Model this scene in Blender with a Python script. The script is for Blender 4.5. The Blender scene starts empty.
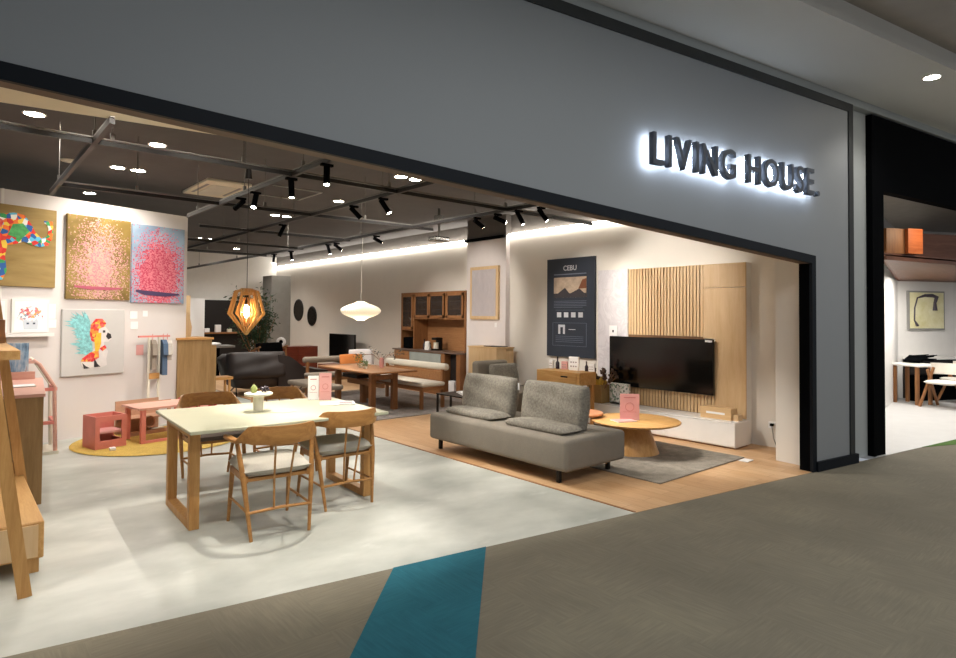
import bpy, bmesh, math, random
from mathutils import Vector, Matrix
R = math.radians
random.seed(7)
sc = bpy.context.scene
col = sc.collection

# ------------------------------------------------------------------ camera, world, exposure
EYE = 1.57
yaw, pitch, roll, fpx, ppy = 0.7141734, 0.0229492, 0.0074581, 609.07, 302.08
cy, sy, cp, sp = math.cos(yaw), math.sin(yaw), math.cos(pitch), math.sin(pitch)
F_ = Vector((sy * cp, cy * cp, sp)); R_ = Vector((cy, -sy, 0)); U_ = R_.cross(F_)
R2 = R_ * math.cos(roll) + U_ * math.sin(roll); U2 = -R_ * math.sin(roll) + U_ * math.cos(roll)
cam = bpy.data.cameras.new('camera'); cam_o = bpy.data.objects.new('camera', cam); col.objects.link(cam_o)
cam_o.matrix_world = Matrix(((R2.x, U2.x, -F_.x, 0), (R2.y, U2.y, -F_.y, 0), (R2.z, U2.z, -F_.z, EYE), (0, 0, 0, 1)))
cam.sensor_width = 36; cam.sensor_fit = 'HORIZONTAL'; cam.lens = fpx / 956 * 36
cam.shift_y = -(329 - ppy) / 956
cam.clip_end = 100
sc.camera = cam_o
w = bpy.data.worlds.new('world'); sc.world = w; w.use_nodes = True
w.node_tree.nodes['Background'].inputs[0].default_value = (0.62, 0.66, 0.72, 1)
w.node_tree.nodes['Background'].inputs[1].default_value = 0.26
sc.view_settings.view_transform = 'Standard'; sc.view_settings.look = 'None'
sc.view_settings.gamma = 1; sc.view_settings.exposure = 1.0
sc.view_settings.use_curve_mapping = False

def light(name, kind, loc, energy, color=(1, .93, .82), size=.1, aim=None, angle=60, blend=.5, parent=None, size_y=None):
    l = bpy.data.lights.new(name, kind); l.energy = energy; l.color = color
    if kind == 'AREA':
        l.size = size
        if size_y: l.shape = 'RECTANGLE'; l.size_y = size_y
    else: l.shadow_soft_size = size
    if kind == 'SPOT': l.spot_size = R(angle); l.spot_blend = blend
    o = bpy.data.objects.new(name, l); col.objects.link(o); o.location = loc
    if parent: o.parent = parent
    if aim is not None:
        o.rotation_euler = (Vector(aim) - Vector(loc)).to_track_quat('-Z', 'Y').to_euler()
    return o
# corridor lighting of the mall: soft panels of its ceiling lights
light('corridor_light', 'AREA', (2.5, 0.2, 4.1), 52, (.95, .99, 1), 4.5, aim=(2.5, 0.2, 0), size_y=1.2)
light('corridor_light', 'AREA', (8.6, -1.0, 4.1), 42, (1, .99, .97), 3.5, aim=(8.6, -1.0, 0), size_y=1.2)

# ------------------------------------------------------------------ materials
def lin(h):
    h = h.lstrip('#'); v = [int(h[i:i + 2], 16) / 255 for i in (0, 2, 4)]
    return tuple([c / 12.92 if c <= .04045 else ((c + .055) / 1.055) ** 2.4 for c in v] + [1])
class NT:
    def __init__(s, name):
        s.m = bpy.data.materials.new(name); s.m.use_nodes = True; s.t = s.m.node_tree
        s.b = s.t.nodes['Principled BSDF']; s.tc = s.t.nodes.new('ShaderNodeTexCoord')
    def n(s, kind, **kw):
        x = s.t.nodes.new(kind)
        for k, v in kw.items():
            if hasattr(x, k): setattr(x, k, v)
        return x
    def l(s, a, b): s.t.links.new(a, b)
    def map(s, scale=(1, 1, 1), rot=(0, 0, 0), loc=(0, 0, 0)):
        x = s.n('ShaderNodeMapping'); x.inputs['Scale'].default_value = scale
        x.inputs['Rotation'].default_value = rot; x.inputs['Location'].default_value = loc
        s.l(s.tc.outputs['Object'], x.inputs[0]); return x.outputs[0]
    def noise(s, vec, scale, detail=4, rough=.6, dist=0):
        x = s.n('ShaderNodeTexNoise'); x.inputs['Scale'].default_value = scale; x.inputs['Detail'].default_value = detail
        x.inputs['Roughness'].default_value = rough; x.inputs['Distortion'].default_value = dist
        s.l(vec, x.inputs['Vector']); return x.outputs['Fac']
    def ramp(s, fac, stops, interp='LINEAR'):
        x = s.n('ShaderNodeValToRGB'); x.color_ramp.interpolation = interp
        e = x.color_ramp.elements
        while len(e) < len(stops): e.new(.5)
        for i, (p, c) in enumerate(stops): e[i].position = p; e[i].color = lin(c) if isinstance(c, str) else c
        s.l(fac, x.inputs[0]); return x.outputs[0]
    def mix(s, fac, a, b, mode='MIX'):
        x = s.n('ShaderNodeMixRGB'); x.blend_type = mode
        for i, v in ((0, fac), (1, a), (2, b)):
            if hasattr(v, 'is_output'): s.l(v, x.inputs[i])
            elif isinstance(v, str): x.inputs[i].default_value = lin(v)
            else: x.inputs[i].default_value = v
        return x.outputs[0]
    def math(s, op, a, b=None):
        x = s.n('ShaderNodeMath'); x.operation = op
        for i, v in ((0, a), (1, b)):
            if v is None: continue
            if hasattr(v, 'is_output'): s.l(v, x.inputs[i])
            else: x.inputs[i].default_value = v
        return x.outputs[0]
    def bump(s, fac, strength=.3, dist=.01):
        x = s.n('ShaderNodeBump'); x.inputs['Strength'].default_value = strength; x.inputs['Distance'].default_value = dist
        s.l(fac, x.inputs['Height']); s.l(x.outputs[0], s.b.inputs['Normal'])
    def out(s, color, rough=.6, metal=0, spec=.4):
        if isinstance(color, str): s.b.inputs['Base Color'].default_value = lin(color)
        elif hasattr(color, 'is_output'): s.l(color, s.b.inputs['Base Color'])
        else: s.b.inputs['Base Color'].default_value = color
        s.b.inputs['Roughness'].default_value = rough; s.b.inputs['Metallic'].default_value = metal
        s.b.inputs['Specular IOR Level'].default_value = spec
        return s.m
def plain(name, c, rough=.6, metal=0, var=.06, scale=6, spec=.4):
    m = NT(name); f = m.noise(m.map(), scale, 3)
    c = lin(c)
    a = tuple([max(0, v * (1 - var)) for v in c[:3]] + [1]); b = tuple([min(1, v * (1 + var)) for v in c[:3]] + [1])
    return m.out(m.ramp(f, [(.3, a), (.7, b)]), rough, metal, spec)
def wood(name, c1, c2, axis='z', rough=.45, scale=1.0):
    m = NT(name); s = {'x': (1.2, 14, 14), 'y': (14, 1.2, 14), 'z': (14, 14, 1.2)}[axis]
    v = m.map(tuple(q * scale for q in s)); f = m.noise(v, 2.2, 6, .65, .6)
    g = m.noise(m.map(tuple(q * scale * 5 for q in s)), 3, 2)
    f = m.math('ADD', m.math('MULTIPLY', f, .8), m.math('MULTIPLY', g, .2))
    m.bump(f, .08, .003)
    return m.out(m.ramp(f, [(.32, c1), (.68, c2)]), rough)
def fabric(name, c, var=.15, scale=180, rough=.95, bump=.5):
    m = NT(name); f = m.noise(m.map(), scale, 2); g = m.noise(m.map(), 5, 3)
    c = lin(c); a = tuple([v * (1 - var) for v in c[:3]] + [1]); b = tuple([min(1, v * (1 + var)) for v in c[:3]] + [1])
    m.bump(f, bump, .004)
    k = m.math('ADD', m.math('MULTIPLY', f, .6), m.math('MULTIPLY', g, .4))
    return m.out(m.ramp(k, [(.35, a), (.65, b)]), rough, 0, .15)
def emit(name, c, strength):
    m = NT(name); m.out('#000000'); m.b.inputs['Emission Color'].default_value = lin(c)
    m.b.inputs['Emission Strength'].default_value = strength; return m.m
M = {}
M['oak'] = wood('oak', '#B07C42', '#CFA063', 'z'); M['oak_x'] = wood('oak_x', '#B07C42', '#CFA063', 'x'); M['oak_y'] = wood('oak_y', '#B8864A', '#D4A96C', 'y')
M['pale'] = wood('pale_wood', '#CDAA7C', '#DEC096', 'z', .5, .6); M['pale_y'] = wood('pale_wood_y', '#C9A273', '#DDBB8C', 'y', .5, .6)
M['chair_wood'] = wood('chair_wood', '#9C6B38', '#BE8B50', 'x', .4)
M['brown'] = wood('brown_wood', '#8A5C38', '#A97A50', 'y', .45); M['brown_z'] = wood('brown_wood_z', '#7C5030', '#9C6C42', 'z', .45)
M['red_wood'] = wood('mahogany', '#5A2416', '#7C3522', 'x', .35)
M['partition'] = wood('partition_wood', '#86693F', '#A5855A', 'z', .55, .5)
M['white'] = plain('white_paint', '#E4E0DA', .6, var=.02); M['wall'] = plain('warm_wall_paint', '#E2DCD3', .85, var=.02, scale=2)
M['artwall'] = plain('picture_wall_paint', '#D6CFCB', .85, var=.02, scale=2)
M['cream'] = plain('cream_soffit', '#E6DCC6', .8, var=.02)
M['ceiling'] = plain('dark_ceiling_paint', '#5C5958', .9, var=.06, scale=3)
M['upper'] = plain('dark_upper_wall', '#615C58', .9, var=.05)
M['fascia'] = plain('grey_fascia_paint', '#8F9294', .55, var=.01, scale=1.5)
M['mallwall'] = plain('corridor_wall_paint', '#A9ADAC', .7, var=.02)
M['mallceil'] = plain('corridor_ceiling_paint', '#D6D4CE', .85, var=.02, scale=1)
M['navy'] = plain('dark_navy_trim', '#10151C', .6, var=.08, spec=.2); M['black'] = plain('black_paint', '#030406', .85, var=.1, spec=.05)
M['blackm'] = plain('black_metal', '#16120F', .4, .3); M['darkstrip'] = plain('dark_strip', '#2C2E2E', .6)
M['grey'] = plain('grey_plastic', '#8C8A86', .5); M['silver'] = plain('silver_metal', '#A9A7A2', .35, .5)
M['track'] = plain('track_metal', '#2B2928', .45, .3); M['rod'] = plain('rod_metal', '#6E6B66', .4, .6)
M['tabletop'] = plain('cream_table_top', '#B9B89E', .35, var=.04, scale=3)
M['seat'] = fabric('light_grey_seat', '#B9B4A8', .08); M['seat_dark'] = fabric('taupe_seat', '#6B6058', .1)
M['sofa'] = fabric('taupe_sofa_fabric', '#827B70', .1, 120); M['sofa_rough'] = fabric('crumpled_grey_fabric', '#827D73', .28, 45, .95, .9)
M['leather'] = plain('dark_brown_leather', '#231A17', .55, var=.12); M['cushgrey'] = fabric('bench_fabric', '#A8A197', .1)
M['bench_white'] = fabric('cream_bench_fabric', '#D8D2C6', .06); M['bench_taupe'] = fabric('taupe_bench_fabric', '#857A6E', .1)
M['orange'] = fabric('orange_fabric', '#E08A4C', .08); M['white_f'] = fabric('white_fabric', '#EEEAEA', .04)
M['denim'] = fabric('denim', '#4A5B70', .2); M['red_f'] = fabric('red_cloth', '#A63A40', .15)
M['pink'] = plain('salmon_pink_paint', '#DB8478', .5); M['pink_l'] = wood('pale_pink_wood', '#D0998A', '#DCAE9C', 'x'); M['pink_c'] = plain('pink_card', '#D69D98', .6)
M['pinkbrown'] = wood('pinkish_wood', '#A87F66', '#BE9478', 'x')
M['tvblack'] = plain('black_screen', '#050505', .12, var=.05, spec=.5)
M['poster'] = plain('slate_poster', '#2D3440', .5, var=.03); M['poster_w'] = plain('poster_print', '#C9CCD0', .6); M['poster_line'] = plain('poster_line', '#6D7686', .6)
M['paper'] = plain('white_paper', '#EDEBEA', .7, var=.01); M['print'] = plain('grey_print', '#9A8E8C', .7)
M['stone_w'] = plain('cream_stone', '#D9D3C2', .4); M['green'] = plain('green_leaf', '#57703A', .55, var=.3, scale=30)
M['dgreen'] = plain('dark_green_leaf', '#2F452A', .6, var=.35, scale=12); M['plum'] = plain('dark_plum_fruit', '#33262E', .4)
M['apple'] = plain('pale_green_fruit', '#A8B468', .4); M['yellow'] = plain('yellow_cloth', '#D6B24A', .8, var=.2, scale=20)
M['kraft'] = plain('kraft_paper', '#A98A58', .8, var=.1); M['jute'] = fabric('yellow_jute', '#C5A659', .2, 60)
M['glassbox'] = plain('frosted_glass', '#9A9E98', .15); M['steel'] = plain('brushed_steel', '#B9B9B8', .25, .9)
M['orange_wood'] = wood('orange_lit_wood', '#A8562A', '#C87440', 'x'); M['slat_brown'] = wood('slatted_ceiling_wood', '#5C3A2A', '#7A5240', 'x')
M['greencarpet'] = fabric('green_carpet', '#4F6B34', .1)
M['dark_in'] = plain('dark_interior', '#1A1412', .6); M['mirror'] = plain('dark_bronze_mirror', '#3A342E', .25, .6)
M['bulb'] = emit('lamp_bulb', '#FFE2A8', 30); M['lamp_disc'] = emit('downlight_glow', '#FFF4E0', 40)
M['led'] = emit('led_strip', '#FFF8EC', 13); M['halo'] = emit('sign_led', '#DDEBFF', 26)
M['stool_fab'] = M['seat_dark']

def mk_lampshade():
    m = NT('ribbed_paper_shade'); v = m.map()
    x = m.n('ShaderNodeTexWave'); x.inputs['Scale'].default_value = 18; m.l(v, x.inputs[0])
    m.out(m.ramp(x.outputs['Fac'], [(0, '#D8CDB0'), (1, '#F4ECD4')]), .8)
    m.b.inputs['Emission Color'].default_value = lin('#FFF0CC'); m.b.inputs['Emission Strength'].default_value = .3; return m.m
M['shade'] = mk_lampshade()
def mk_concrete():
    m = NT('polished_concrete'); a = m.noise(m.map((1, 1.5, 1), (0, 0, .5)), 1.1, 7, .55, .15); b = m.noise(m.map((1.6, 3.2, 1)), 1.6, 5, .55, .2)
    c = m.ramp(a, [(.3, '#9DA098'), (.5, '#B4B6AE'), (.7, '#CBCCC4')]); d = m.ramp(b, [(.62, '#000000'), (.74, '#FFFFFF')])
    r = m.out(m.mix(m.math('MULTIPLY', d, .4), c, '#D6D7D0'), .42, 0, .4)
    return r
M['concrete'] = mk_concrete()
def mk_planks(name, c1, c2, c3, bw=.9, rh=.15, rotz=R(90)):
    m = NT(name); x = m.n('ShaderNodeTexBrick'); v = m.map((1, 1, 1), (0, 0, rotz)); m.l(v, x.inputs[0])
    x.inputs['Scale'].default_value = 1; x.inputs['Brick Width'].default_value = bw; x.inputs['Row Height'].default_value = rh
    x.inputs['Mortar Size'].default_value = .002; x.offset = .37
    x.inputs['Color1'].default_value = lin(c1); x.inputs['Color2'].default_value = lin(c2); x.inputs['Mortar'].default_value = lin(c3)
    g = m.noise(m.map((16, 1.5, 1)), 2.5, 5, .6, .3)
    c = m.mix(m.ramp(g, [(.3, (.0, .0, .0, 1)), (.7, (.45, .45, .45, 1))]), x.outputs['Color'], c3)
    return m.out(c, .38)
M['planks'] = mk_planks('oak_plank_floor', '#D9B48A', '#C79C70', '#A5784E')
def mk_rug(name, c1, c2):
    m = NT(name); a = m.noise(m.map(), 9, 6, .7); b = m.noise(m.map(), 120, 2)
    m.bump(b, .8, .006)
    return m.out(m.ramp(m.math('ADD', m.math('MULTIPLY', a, .6), m.math('MULTIPLY', b, .4)), [(.35, c1), (.65, c2)]), .98, 0, .1)
M['rug'] = mk_rug('grey_rug', '#777066', '#A29A8E'); M['rug2'] = mk_rug('grey_rug_far', '#79726E', '#9E9690')
def mk_carpet(name, c1, c2, c3):
    # quarter turned half metre tiles with short streaks
    m = NT(name); rot = R(9.2)
    ch = m.n('ShaderNodeTexChecker'); m.l(m.map((1, 1, 1), (0, 0, rot), (.01, .02, .003)), ch.inputs['Vector']); ch.inputs['Scale'].default_value = 2.0
    a = m.noise(m.map((2.5, 34, 1), (0, 0, rot)), 2.0, 4, .6); b = m.noise(m.map((34, 2.5, 1), (0, 0, rot)), 2.0, 4, .6)
    k = m.mix(ch.outputs['Fac'], a, b); g = m.noise(m.map(), .8, 4)
    k = m.math('ADD', m.math('MULTIPLY', k, .38), m.math('MULTIPLY', g, .62)); f = m.noise(m.map(), 220, 2)
    m.bump(f, .5, .003)
    return m.out(m.ramp(k, [(.34, c1), (.5, c2), (.66, c3)]), .9, 0, .2)
M['carpet'] = mk_carpet('corridor_carpet_tiles', '#6F695B', '#7B7465', '#89826F')
M['teal'] = mk_carpet('teal_carpet', '#1F5563', '#256473', '#2B7080')
def mk_marble():
    m = NT('white_marble'); a = m.noise(m.map((1, 1, .8), (.6, .2, 0)), 3, 8, .6, 2.2)
    return m.out(m.ramp(a, [(.42, '#D6D1D3'), (.5, '#CBC6C9'), (.56, '#D8D4D6')]), .3)
M['marble'] = mk_marble()
def mk_alpha(name, c, fac=.3):
    m = NT(name); m.out(c, .08); tr = m.n('ShaderNodeBsdfTransparent'); mx = m.n('ShaderNodeMixShader'); mx.inputs[0].default_value = fac
    m.l(tr.outputs[0], mx.inputs[1]); m.l(m.b.outputs[0], mx.inputs[2]); m.l(mx.outputs[0], m.t.nodes['Material Output'].inputs[0]); return m.m
M['glass'] = mk_alpha('cabinet_glass', '#4A4440', .35); M['clear'] = mk_alpha('clear_glass', '#D0D8D8', .25)

def mk_voro(name, cols, scale):
    m = NT(name); x = m.n('ShaderNodeTexVoronoi'); x.inputs['Scale'].default_value = scale; m.l(m.map(), x.inputs['Vector'])
    s = m.n('ShaderNodeSeparateColor'); m.l(x.outputs['Color'], s.inputs[0])
    n = len(cols); return m.out(m.ramp(s.outputs[0], [(i / n, c) for i, c in enumerate(cols)], 'CONSTANT'), .6)
M['patch'] = mk_voro('painted_patchwork', ['#E2362C', '#F07A2E', '#F4D04A', '#E94F3A', '#62BFE0', '#F6F2EA', '#3FA35A', '#2E62A8', '#D9342C'], 19)
M['floral'] = mk_voro('floral_dots', ['#F3F0EE', '#E27C80', '#F3F0EE', '#F0B5A8', '#F3F0EE', '#C85A68', '#F3F0EE', '#8FA3B0', '#EFA15A'], 42)
M['botan'] = mk_voro('botanical_print', ['#DDDAD4', '#8FA08C', '#DDDAD4', '#C8C5C0', '#5E6E60', '#E4E2DE'], 38)
M['feather_red'] = mk_voro('red_orange_paint', ['#D9483C', '#E88E3C', '#D6343A', '#F0B848', '#E0685C'], 30)
def mk_dots(name, bg1, bg2, d1, d2, cx, cz, rx, rz, dens=.5, glow=None):
    # speckled cloud painting; the canvas is centred on the object's origin in x and z
    m = NT(name); g = m.n('ShaderNodeTexGradient'); g.gradient_type = 'SPHERICAL'
    m.l(m.map((1 / rx, .01, 1 / rz), (0, 0, 0), (-cx / rx, 0, -cz / rz)), g.inputs[0])
    x = m.n('ShaderNodeTexVoronoi'); x.inputs['Scale'].default_value = 72; m.l(m.map(), x.inputs['Vector'])
    s = m.n('ShaderNodeSeparateColor'); m.l(x.outputs['Color'], s.inputs[0])
    k = m.math('ADD', m.math('MULTIPLY', g.outputs['Fac'], dens), m.math('MULTIPLY', s.outputs[1], .9))
    mask = m.ramp(k, [(.84, '#000000'), (.9, '#FFFFFF')])
    bgn = m.noise(m.map(), 2.3, 4, .6, .8); bg = m.ramp(bgn, [(.35, bg1), (.65, bg2)])
    dc = m.ramp(s.outputs[0], [(.2, d1), (.8, d2)])
    return m.out(m.mix(mask, bg, dc), .45)
M['goldart'] = mk_dots('gold_pink_painting', '#705A2C', '#A08648', '#BC7E86', '#CFA692', 0, -.12, .42, .72, 1.15)
M['pinkart'] = mk_dots('blue_pink_painting', '#8399B0', '#9DB0BE', '#B83A56', '#D8808A', .0, -.14, .46, .70, 1.7)
M['goldbg'] = NT('gold_canvas'); g_ = M['goldbg']; M['goldbg'] = g_.out(g_.ramp(g_.noise(g_.map((.6, 1, 3)), 2, 5, .6, .5), [(.35, '#8E7440'), (.65, '#A98E56')]), .5)
M['cityart'] = NT('city_painting'); g_ = M['cityart']; M['cityart'] = g_.out(g_.ramp(g_.noise(g_.map((12, 1, 2.5)), 2, 4), [(.3, '#4A5A6C'), (.45, '#7FA0BC'), (.6, '#B8C4CC'), (.7, '#A6786A')]), .6)
M['relief'] = NT('white_relief'); g_ = M['relief']
_v = g_.n('ShaderNodeTexWave'); _v.inputs['Scale'].default_value = 9; _v.inputs['Distortion'].default_value = 3; g_.l(g_.map((1, 1, 1), (.8, 0, 0)), _v.inputs[0]); g_.bump(_v.outputs['Fac'], .9, .02); M['relief'] = g_.out('#D9D0D2', .7)
M['ivory_art'] = NT('ivory_art'); g_ = M['ivory_art']; M['ivory_art'] = g_.out(g_.ramp(g_.noise(g_.map(), 5, 5), [(.35, '#D6CE9A'), (.65, '#E6E0BC')]), .7)

# ------------------------------------------------------------------ mesh helpers
class MB:
    def __init__(s): s.bm = bmesh.new()
    def _xf(s, vs, mat):
        if mat is not None:
            for v in vs: v.co = mat @ v.co
    def box(s, x0, x1, y0, y1, z0, z1, bev=0, seg=2, mat=None):
        t = bmesh.new(); bmesh.ops.create_cube(t, size=1)
        for v in t.verts: v.co = Vector(((x0 + x1) / 2 + v.co.x * (x1 - x0), (y0 + y1) / 2 + v.co.y * (y1 - y0), (z0 + z1) / 2 + v.co.z * (z1 - z0)))
        if bev: bmesh.ops.bevel(t, geom=t.edges[:], offset=bev, segments=seg, profile=.5, affect='EDGES')
        s._xf(t.verts, mat); s.join(t); return s
    def join(s, t):
        me = bpy.data.meshes.new('tmp'); t.to_mesh(me); t.free(); s.bm.from_mesh(me); bpy.data.meshes.remove(me)
    def bar(s, a, b, w, h=None, w2=None, h2=None, up=(0, 0, 1)):
        # four sided bar between two points, width across, height along up
        a, b = Vector(a), Vector(b); h = h or w; w2 = w2 or w; h2 = h2 or h
        d = (b - a).normalized(); up = Vector(up)
        if abs(d.dot(up)) > .95: up = Vector((0, 1, 0))
        x = d.cross(up).normalized(); y = x.cross(d).normalized()
        r = []
        for p, ww, hh in ((a, w, h), (b, w2, h2)):
            r.append([s.bm.verts.new(p + x * sx * ww / 2 + y * sy_ * hh / 2) for sx, sy_ in ((-1, -1), (1, -1), (1, 1), (-1, 1))])
        for i in range(4): s.bm.faces.new((r[0][i], r[0][(i + 1) % 4], r[1][(i + 1) % 4], r[1][i]))
        s.bm.faces.new(r[0][::-1]); s.bm.faces.new(r[1]); return s
    def tube(s, pts, rad, n=10, closed=False):
        pts = [Vector(p) for p in pts]; rads = rad if isinstance(rad, (list, tuple)) else [rad] * len(pts)
        rings = []; prev = None
        for i, p in enumerate(pts):
            if closed: d = (pts[(i + 1) % len(pts)] - pts[i - 1]).normalized()
            else: d = (pts[min(i + 1, len(pts) - 1)] - pts[max(i - 1, 0)]).normalized()
            if prev is None:
                up = Vector((0, 0, 1)) if abs(d.z) < .9 else Vector((1, 0, 0)); x = d.cross(up).normalized()
            else: x = (prev - d * prev.dot(d)).normalized()
            prev = x; y = d.cross(x)
            rings.append([s.bm.verts.new(p + (x * math.cos(k / n * 2 * math.pi) + y * math.sin(k / n * 2 * math.pi)) * rads[i]) for k in range(n)])
        m = len(rings)
        for i in range(m if closed else m - 1):
            a, b = rings[i], rings[(i + 1) % m]
            for k in range(n): s.bm.faces.new((a[k], a[(k + 1) % n], b[(k + 1) % n], b[k]))
        if not closed: s.bm.faces.new(rings[0][::-1]); s.bm.faces.new(rings[-1])
        return s
    def cyl(s, x, y, z0, z1, r, r2=None, n=24): return s.tube([(x, y, z0), (x, y, z1)], [r, r if r2 is None else r2], n)
    def lathe(s, prof, n=40, c=(0, 0, 0), sx=1, sy=1, ring=False):
        rings = []
        for r, z in prof: rings.append([s.bm.verts.new((c[0] + r * sx * math.cos(k / n * 2 * math.pi), c[1] + r * sy * math.sin(k / n * 2 * math.pi), c[2] + z)) for k in range(n)])
        for a, b in zip(rings, rings[1:]):
            for k in range(n): s.bm.faces.new((a[k], a[(k + 1) % n], b[(k + 1) % n], b[k]))
        if ring:
            for k in range(n): s.bm.faces.new((rings[-1][k], rings[-1][(k + 1) % n], rings[0][(k + 1) % n], rings[0][k]))
        else: s.bm.faces.new(rings[0][::-1]); s.bm.faces.new(rings[-1])
        return s
    def prism(s, pts, z0, z1, plane='xy', mat=None):
        # polygon extruded: xy -> along z, xz -> along y, yz -> along x
        def P(a, b, c): return {'xy': (a, b, c), 'xz': (a, c, b), 'yz': (c, a, b)}[plane]
        t = bmesh.new(); A = [t.verts.new(P(a, b, z0)) for a, b in pts]; B = [t.verts.new(P(a, b, z1)) for a, b in pts]
        t.faces.new(A[::-1]); t.faces.new(B)
        for i in range(len(pts)): t.faces.new((A[i], A[(i + 1) % len(pts)], B[(i + 1) % len(pts)], B[i]))
        bmesh.ops.recalc_face_normals(t, faces=t.faces[:]); s._xf(t.verts, mat); s.join(t); return s
    def pillow(s, w, d, h, mat=None, puff=.45, n=14, wob=0, seed=0):
        rnd = random.Random(seed); t = bmesh.new(); ph = [rnd.uniform(0, 6) for _ in range(6)]
        g = {}
        for side in (1, -1):
            for i in range(n + 1):
                for j in range(n + 1):
                    u, v = -1 + 2 * i / n, -1 + 2 * j / n
                    edge = (1 - abs(u) ** 6) * (1 - abs(v) ** 6)
                    if side == -1 and (i in (0, n) or j in (0, n)): g[side, i, j] = g[1, i, j]; continue
                    zz = side * h / 2 * (edge ** puff)
                    zz += wob * edge * (math.sin(u * 5 + ph[0] + v * 2) + math.sin(v * 7 + ph[1] - u * 3) * .7 + math.sin(u * 11 + ph[2]) * .4)
                    g[side, i, j] = t.verts.new((u * w / 2 * (1 - .04 * v * v), v * d / 2 * (1 - .04 * u * u), zz))
            for i in range(n):
                for j in range(n):
                    q = (g[side, i, j], g[side, i + 1, j], g[side, i + 1, j + 1], g[side, i, j + 1])
                    t.faces.new(q if side == 1 else q[::-1])
        s._xf(t.verts, mat); s.join(t); return s
    def build(s, name, m, parent=None, label=None, smooth=None, loc=None, rotz=0):
        me = bpy.data.meshes.new(name); bmesh.ops.recalc_face_normals(s.bm, faces=s.bm.faces[:]); s.bm.to_mesh(me); s.bm.free()
        me.materials.append(M[m] if isinstance(m, str) else m)
        if smooth is not None:
            me.polygons.foreach_set('use_smooth', [True] * len(me.polygons)); me.set_sharp_from_angle(angle=R(smooth))
        o = bpy.data.objects.new(name, me); col.objects.link(o)
        if parent: o.parent = parent
        if label: o['label'] = label
        if loc: o.location = loc
        o.rotation_euler.z = rotz
        return o
def thing(name, label, cat, loc=(0, 0, 0), rotz=0, group=None):
    o = bpy.data.objects.new(name, None); col.objects.link(o); o.empty_display_size = .1
    o.location = loc; o.rotation_euler = (0, 0, rotz); o['label'] = label; o['category'] = cat
    if group: o['group'] = group
    return o
def tag(o, label, cat, group=None):
    o['label'] = label; o['category'] = cat
    if group: o['group'] = group
    return o
def struct(o): o['kind'] = 'structure'; return o
def dup(root, loc, rotz, label, group=None):
    r = root.copy(); col.objects.link(r); r.location = loc; r.rotation_euler = (0, 0, rotz); r['label'] = label
    if group: r['group'] = group
    for ch in list(root.children):
        c = ch.copy(); col.objects.link(c); c.parent = r
        for g in ch.children:
            d = g.copy(); col.objects.link(d); d.parent = c
    return r
def T(x=0, y=0, z=0, rx=0, ry=0, rz=0):
    return Matrix.Translation((x, y, z)) @ Matrix.Rotation(rz, 4, 'Z') @ Matrix.Rotation(ry, 4, 'Y') @ Matrix.Rotation(rx, 4, 'X')

# ------------------------------------------------------------------ structure: facade frame (s along the shop front, n into the shop)
FO = (6.754, 2.473, 0); FA = R(-9.2)
def fw(s, n, z=0): return (FO[0] + s * math.cos(FA) - n * math.sin(FA), FO[1] + s * math.sin(FA) + n * math.cos(FA), z)
def hz(s): return 2.218 - .0758 * s      # lower edge of the grey fascia above the opening
def wall_y(x): return fw((x - FO[0]) / math.cos(FA), 0)[1]

# floors
def poly_floor(name, pts, z1, m, z0=None):
    return MB().prism(pts, z1 - .05 if z0 is None else z0, z1, 'xy').build(name, m)
yA = lambda x: wall_y(x)
struct(poly_floor('floor', [(-7, -7), (18, -7), (18, yA(18)), (-7, yA(-7))], 0, 'carpet'))
struct(poly_floor('floor', [(-7, yA(-7)), (4.2, yA(4.2)), (4.2, 26), (-7, 26)], 0, 'concrete'))
struct(poly_floor('floor', [(4.2, yA(4.2)), (7.62, yA(7.62)), (7.62, 7.9), (7.92, 7.9), (7.92, 26), (4.2, 26)], .002, 'planks'))
st = MB().bar((4.2, yA(4.2) + .01, .003), (4.2, 26, .003), .02, .008).build('trim_1', 'brown'); struct(st)
b2 = (2.788, 3.104); b1 = (2.115, 3.217)
tag(poly_floor('carpet_inlay', [(b1[0], yA(b1[0]) - .001), (b2[0], yA(b2[0]) - .001), (b2[0] - .96 * 2.6, b2[1] - 2.6), (b1[0] - .985 * 2.6, b1[1] - 2.6)], .004, 'teal', .001),
    'teal blue stripe of carpet running diagonally across the corridor floor', 'carpet')
tag(poly_floor('carpet_inlay', [(9.05, yA(9.05) - .001), (12.5, yA(12.5) - .001), (12.5, yA(12.5) - .8), (10.6, yA(10.6) - .42)], .004, 'greencarpet', .001),
    'green wedge of carpet before the neighbouring showroom', 'carpet')
struct(poly_floor('floor', [fw(1.3, .001)[:2], fw(11.5, .001)[:2], (20, 10), (7.95, 10)], .003, plain('white_terrazzo', '#C9C7C4', .4, var=.04, scale=4)))

# ceiling
struct(MB().prism([(-7, yA(-7) + .45), (8.2, yA(8.2) + .45), (8.2, 26), (-7, 26)], 3.4, 3.5, 'xy').build('ceiling', 'ceiling'))
struct(MB().prism([fw(-11, .2)[:2], fw(.8, .2)[:2], fw(.8, 1.07)[:2], fw(-11, 1.07)[:2]], 2.83, 3.4, 'xy').build('ceiling', 'cream'))
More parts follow.
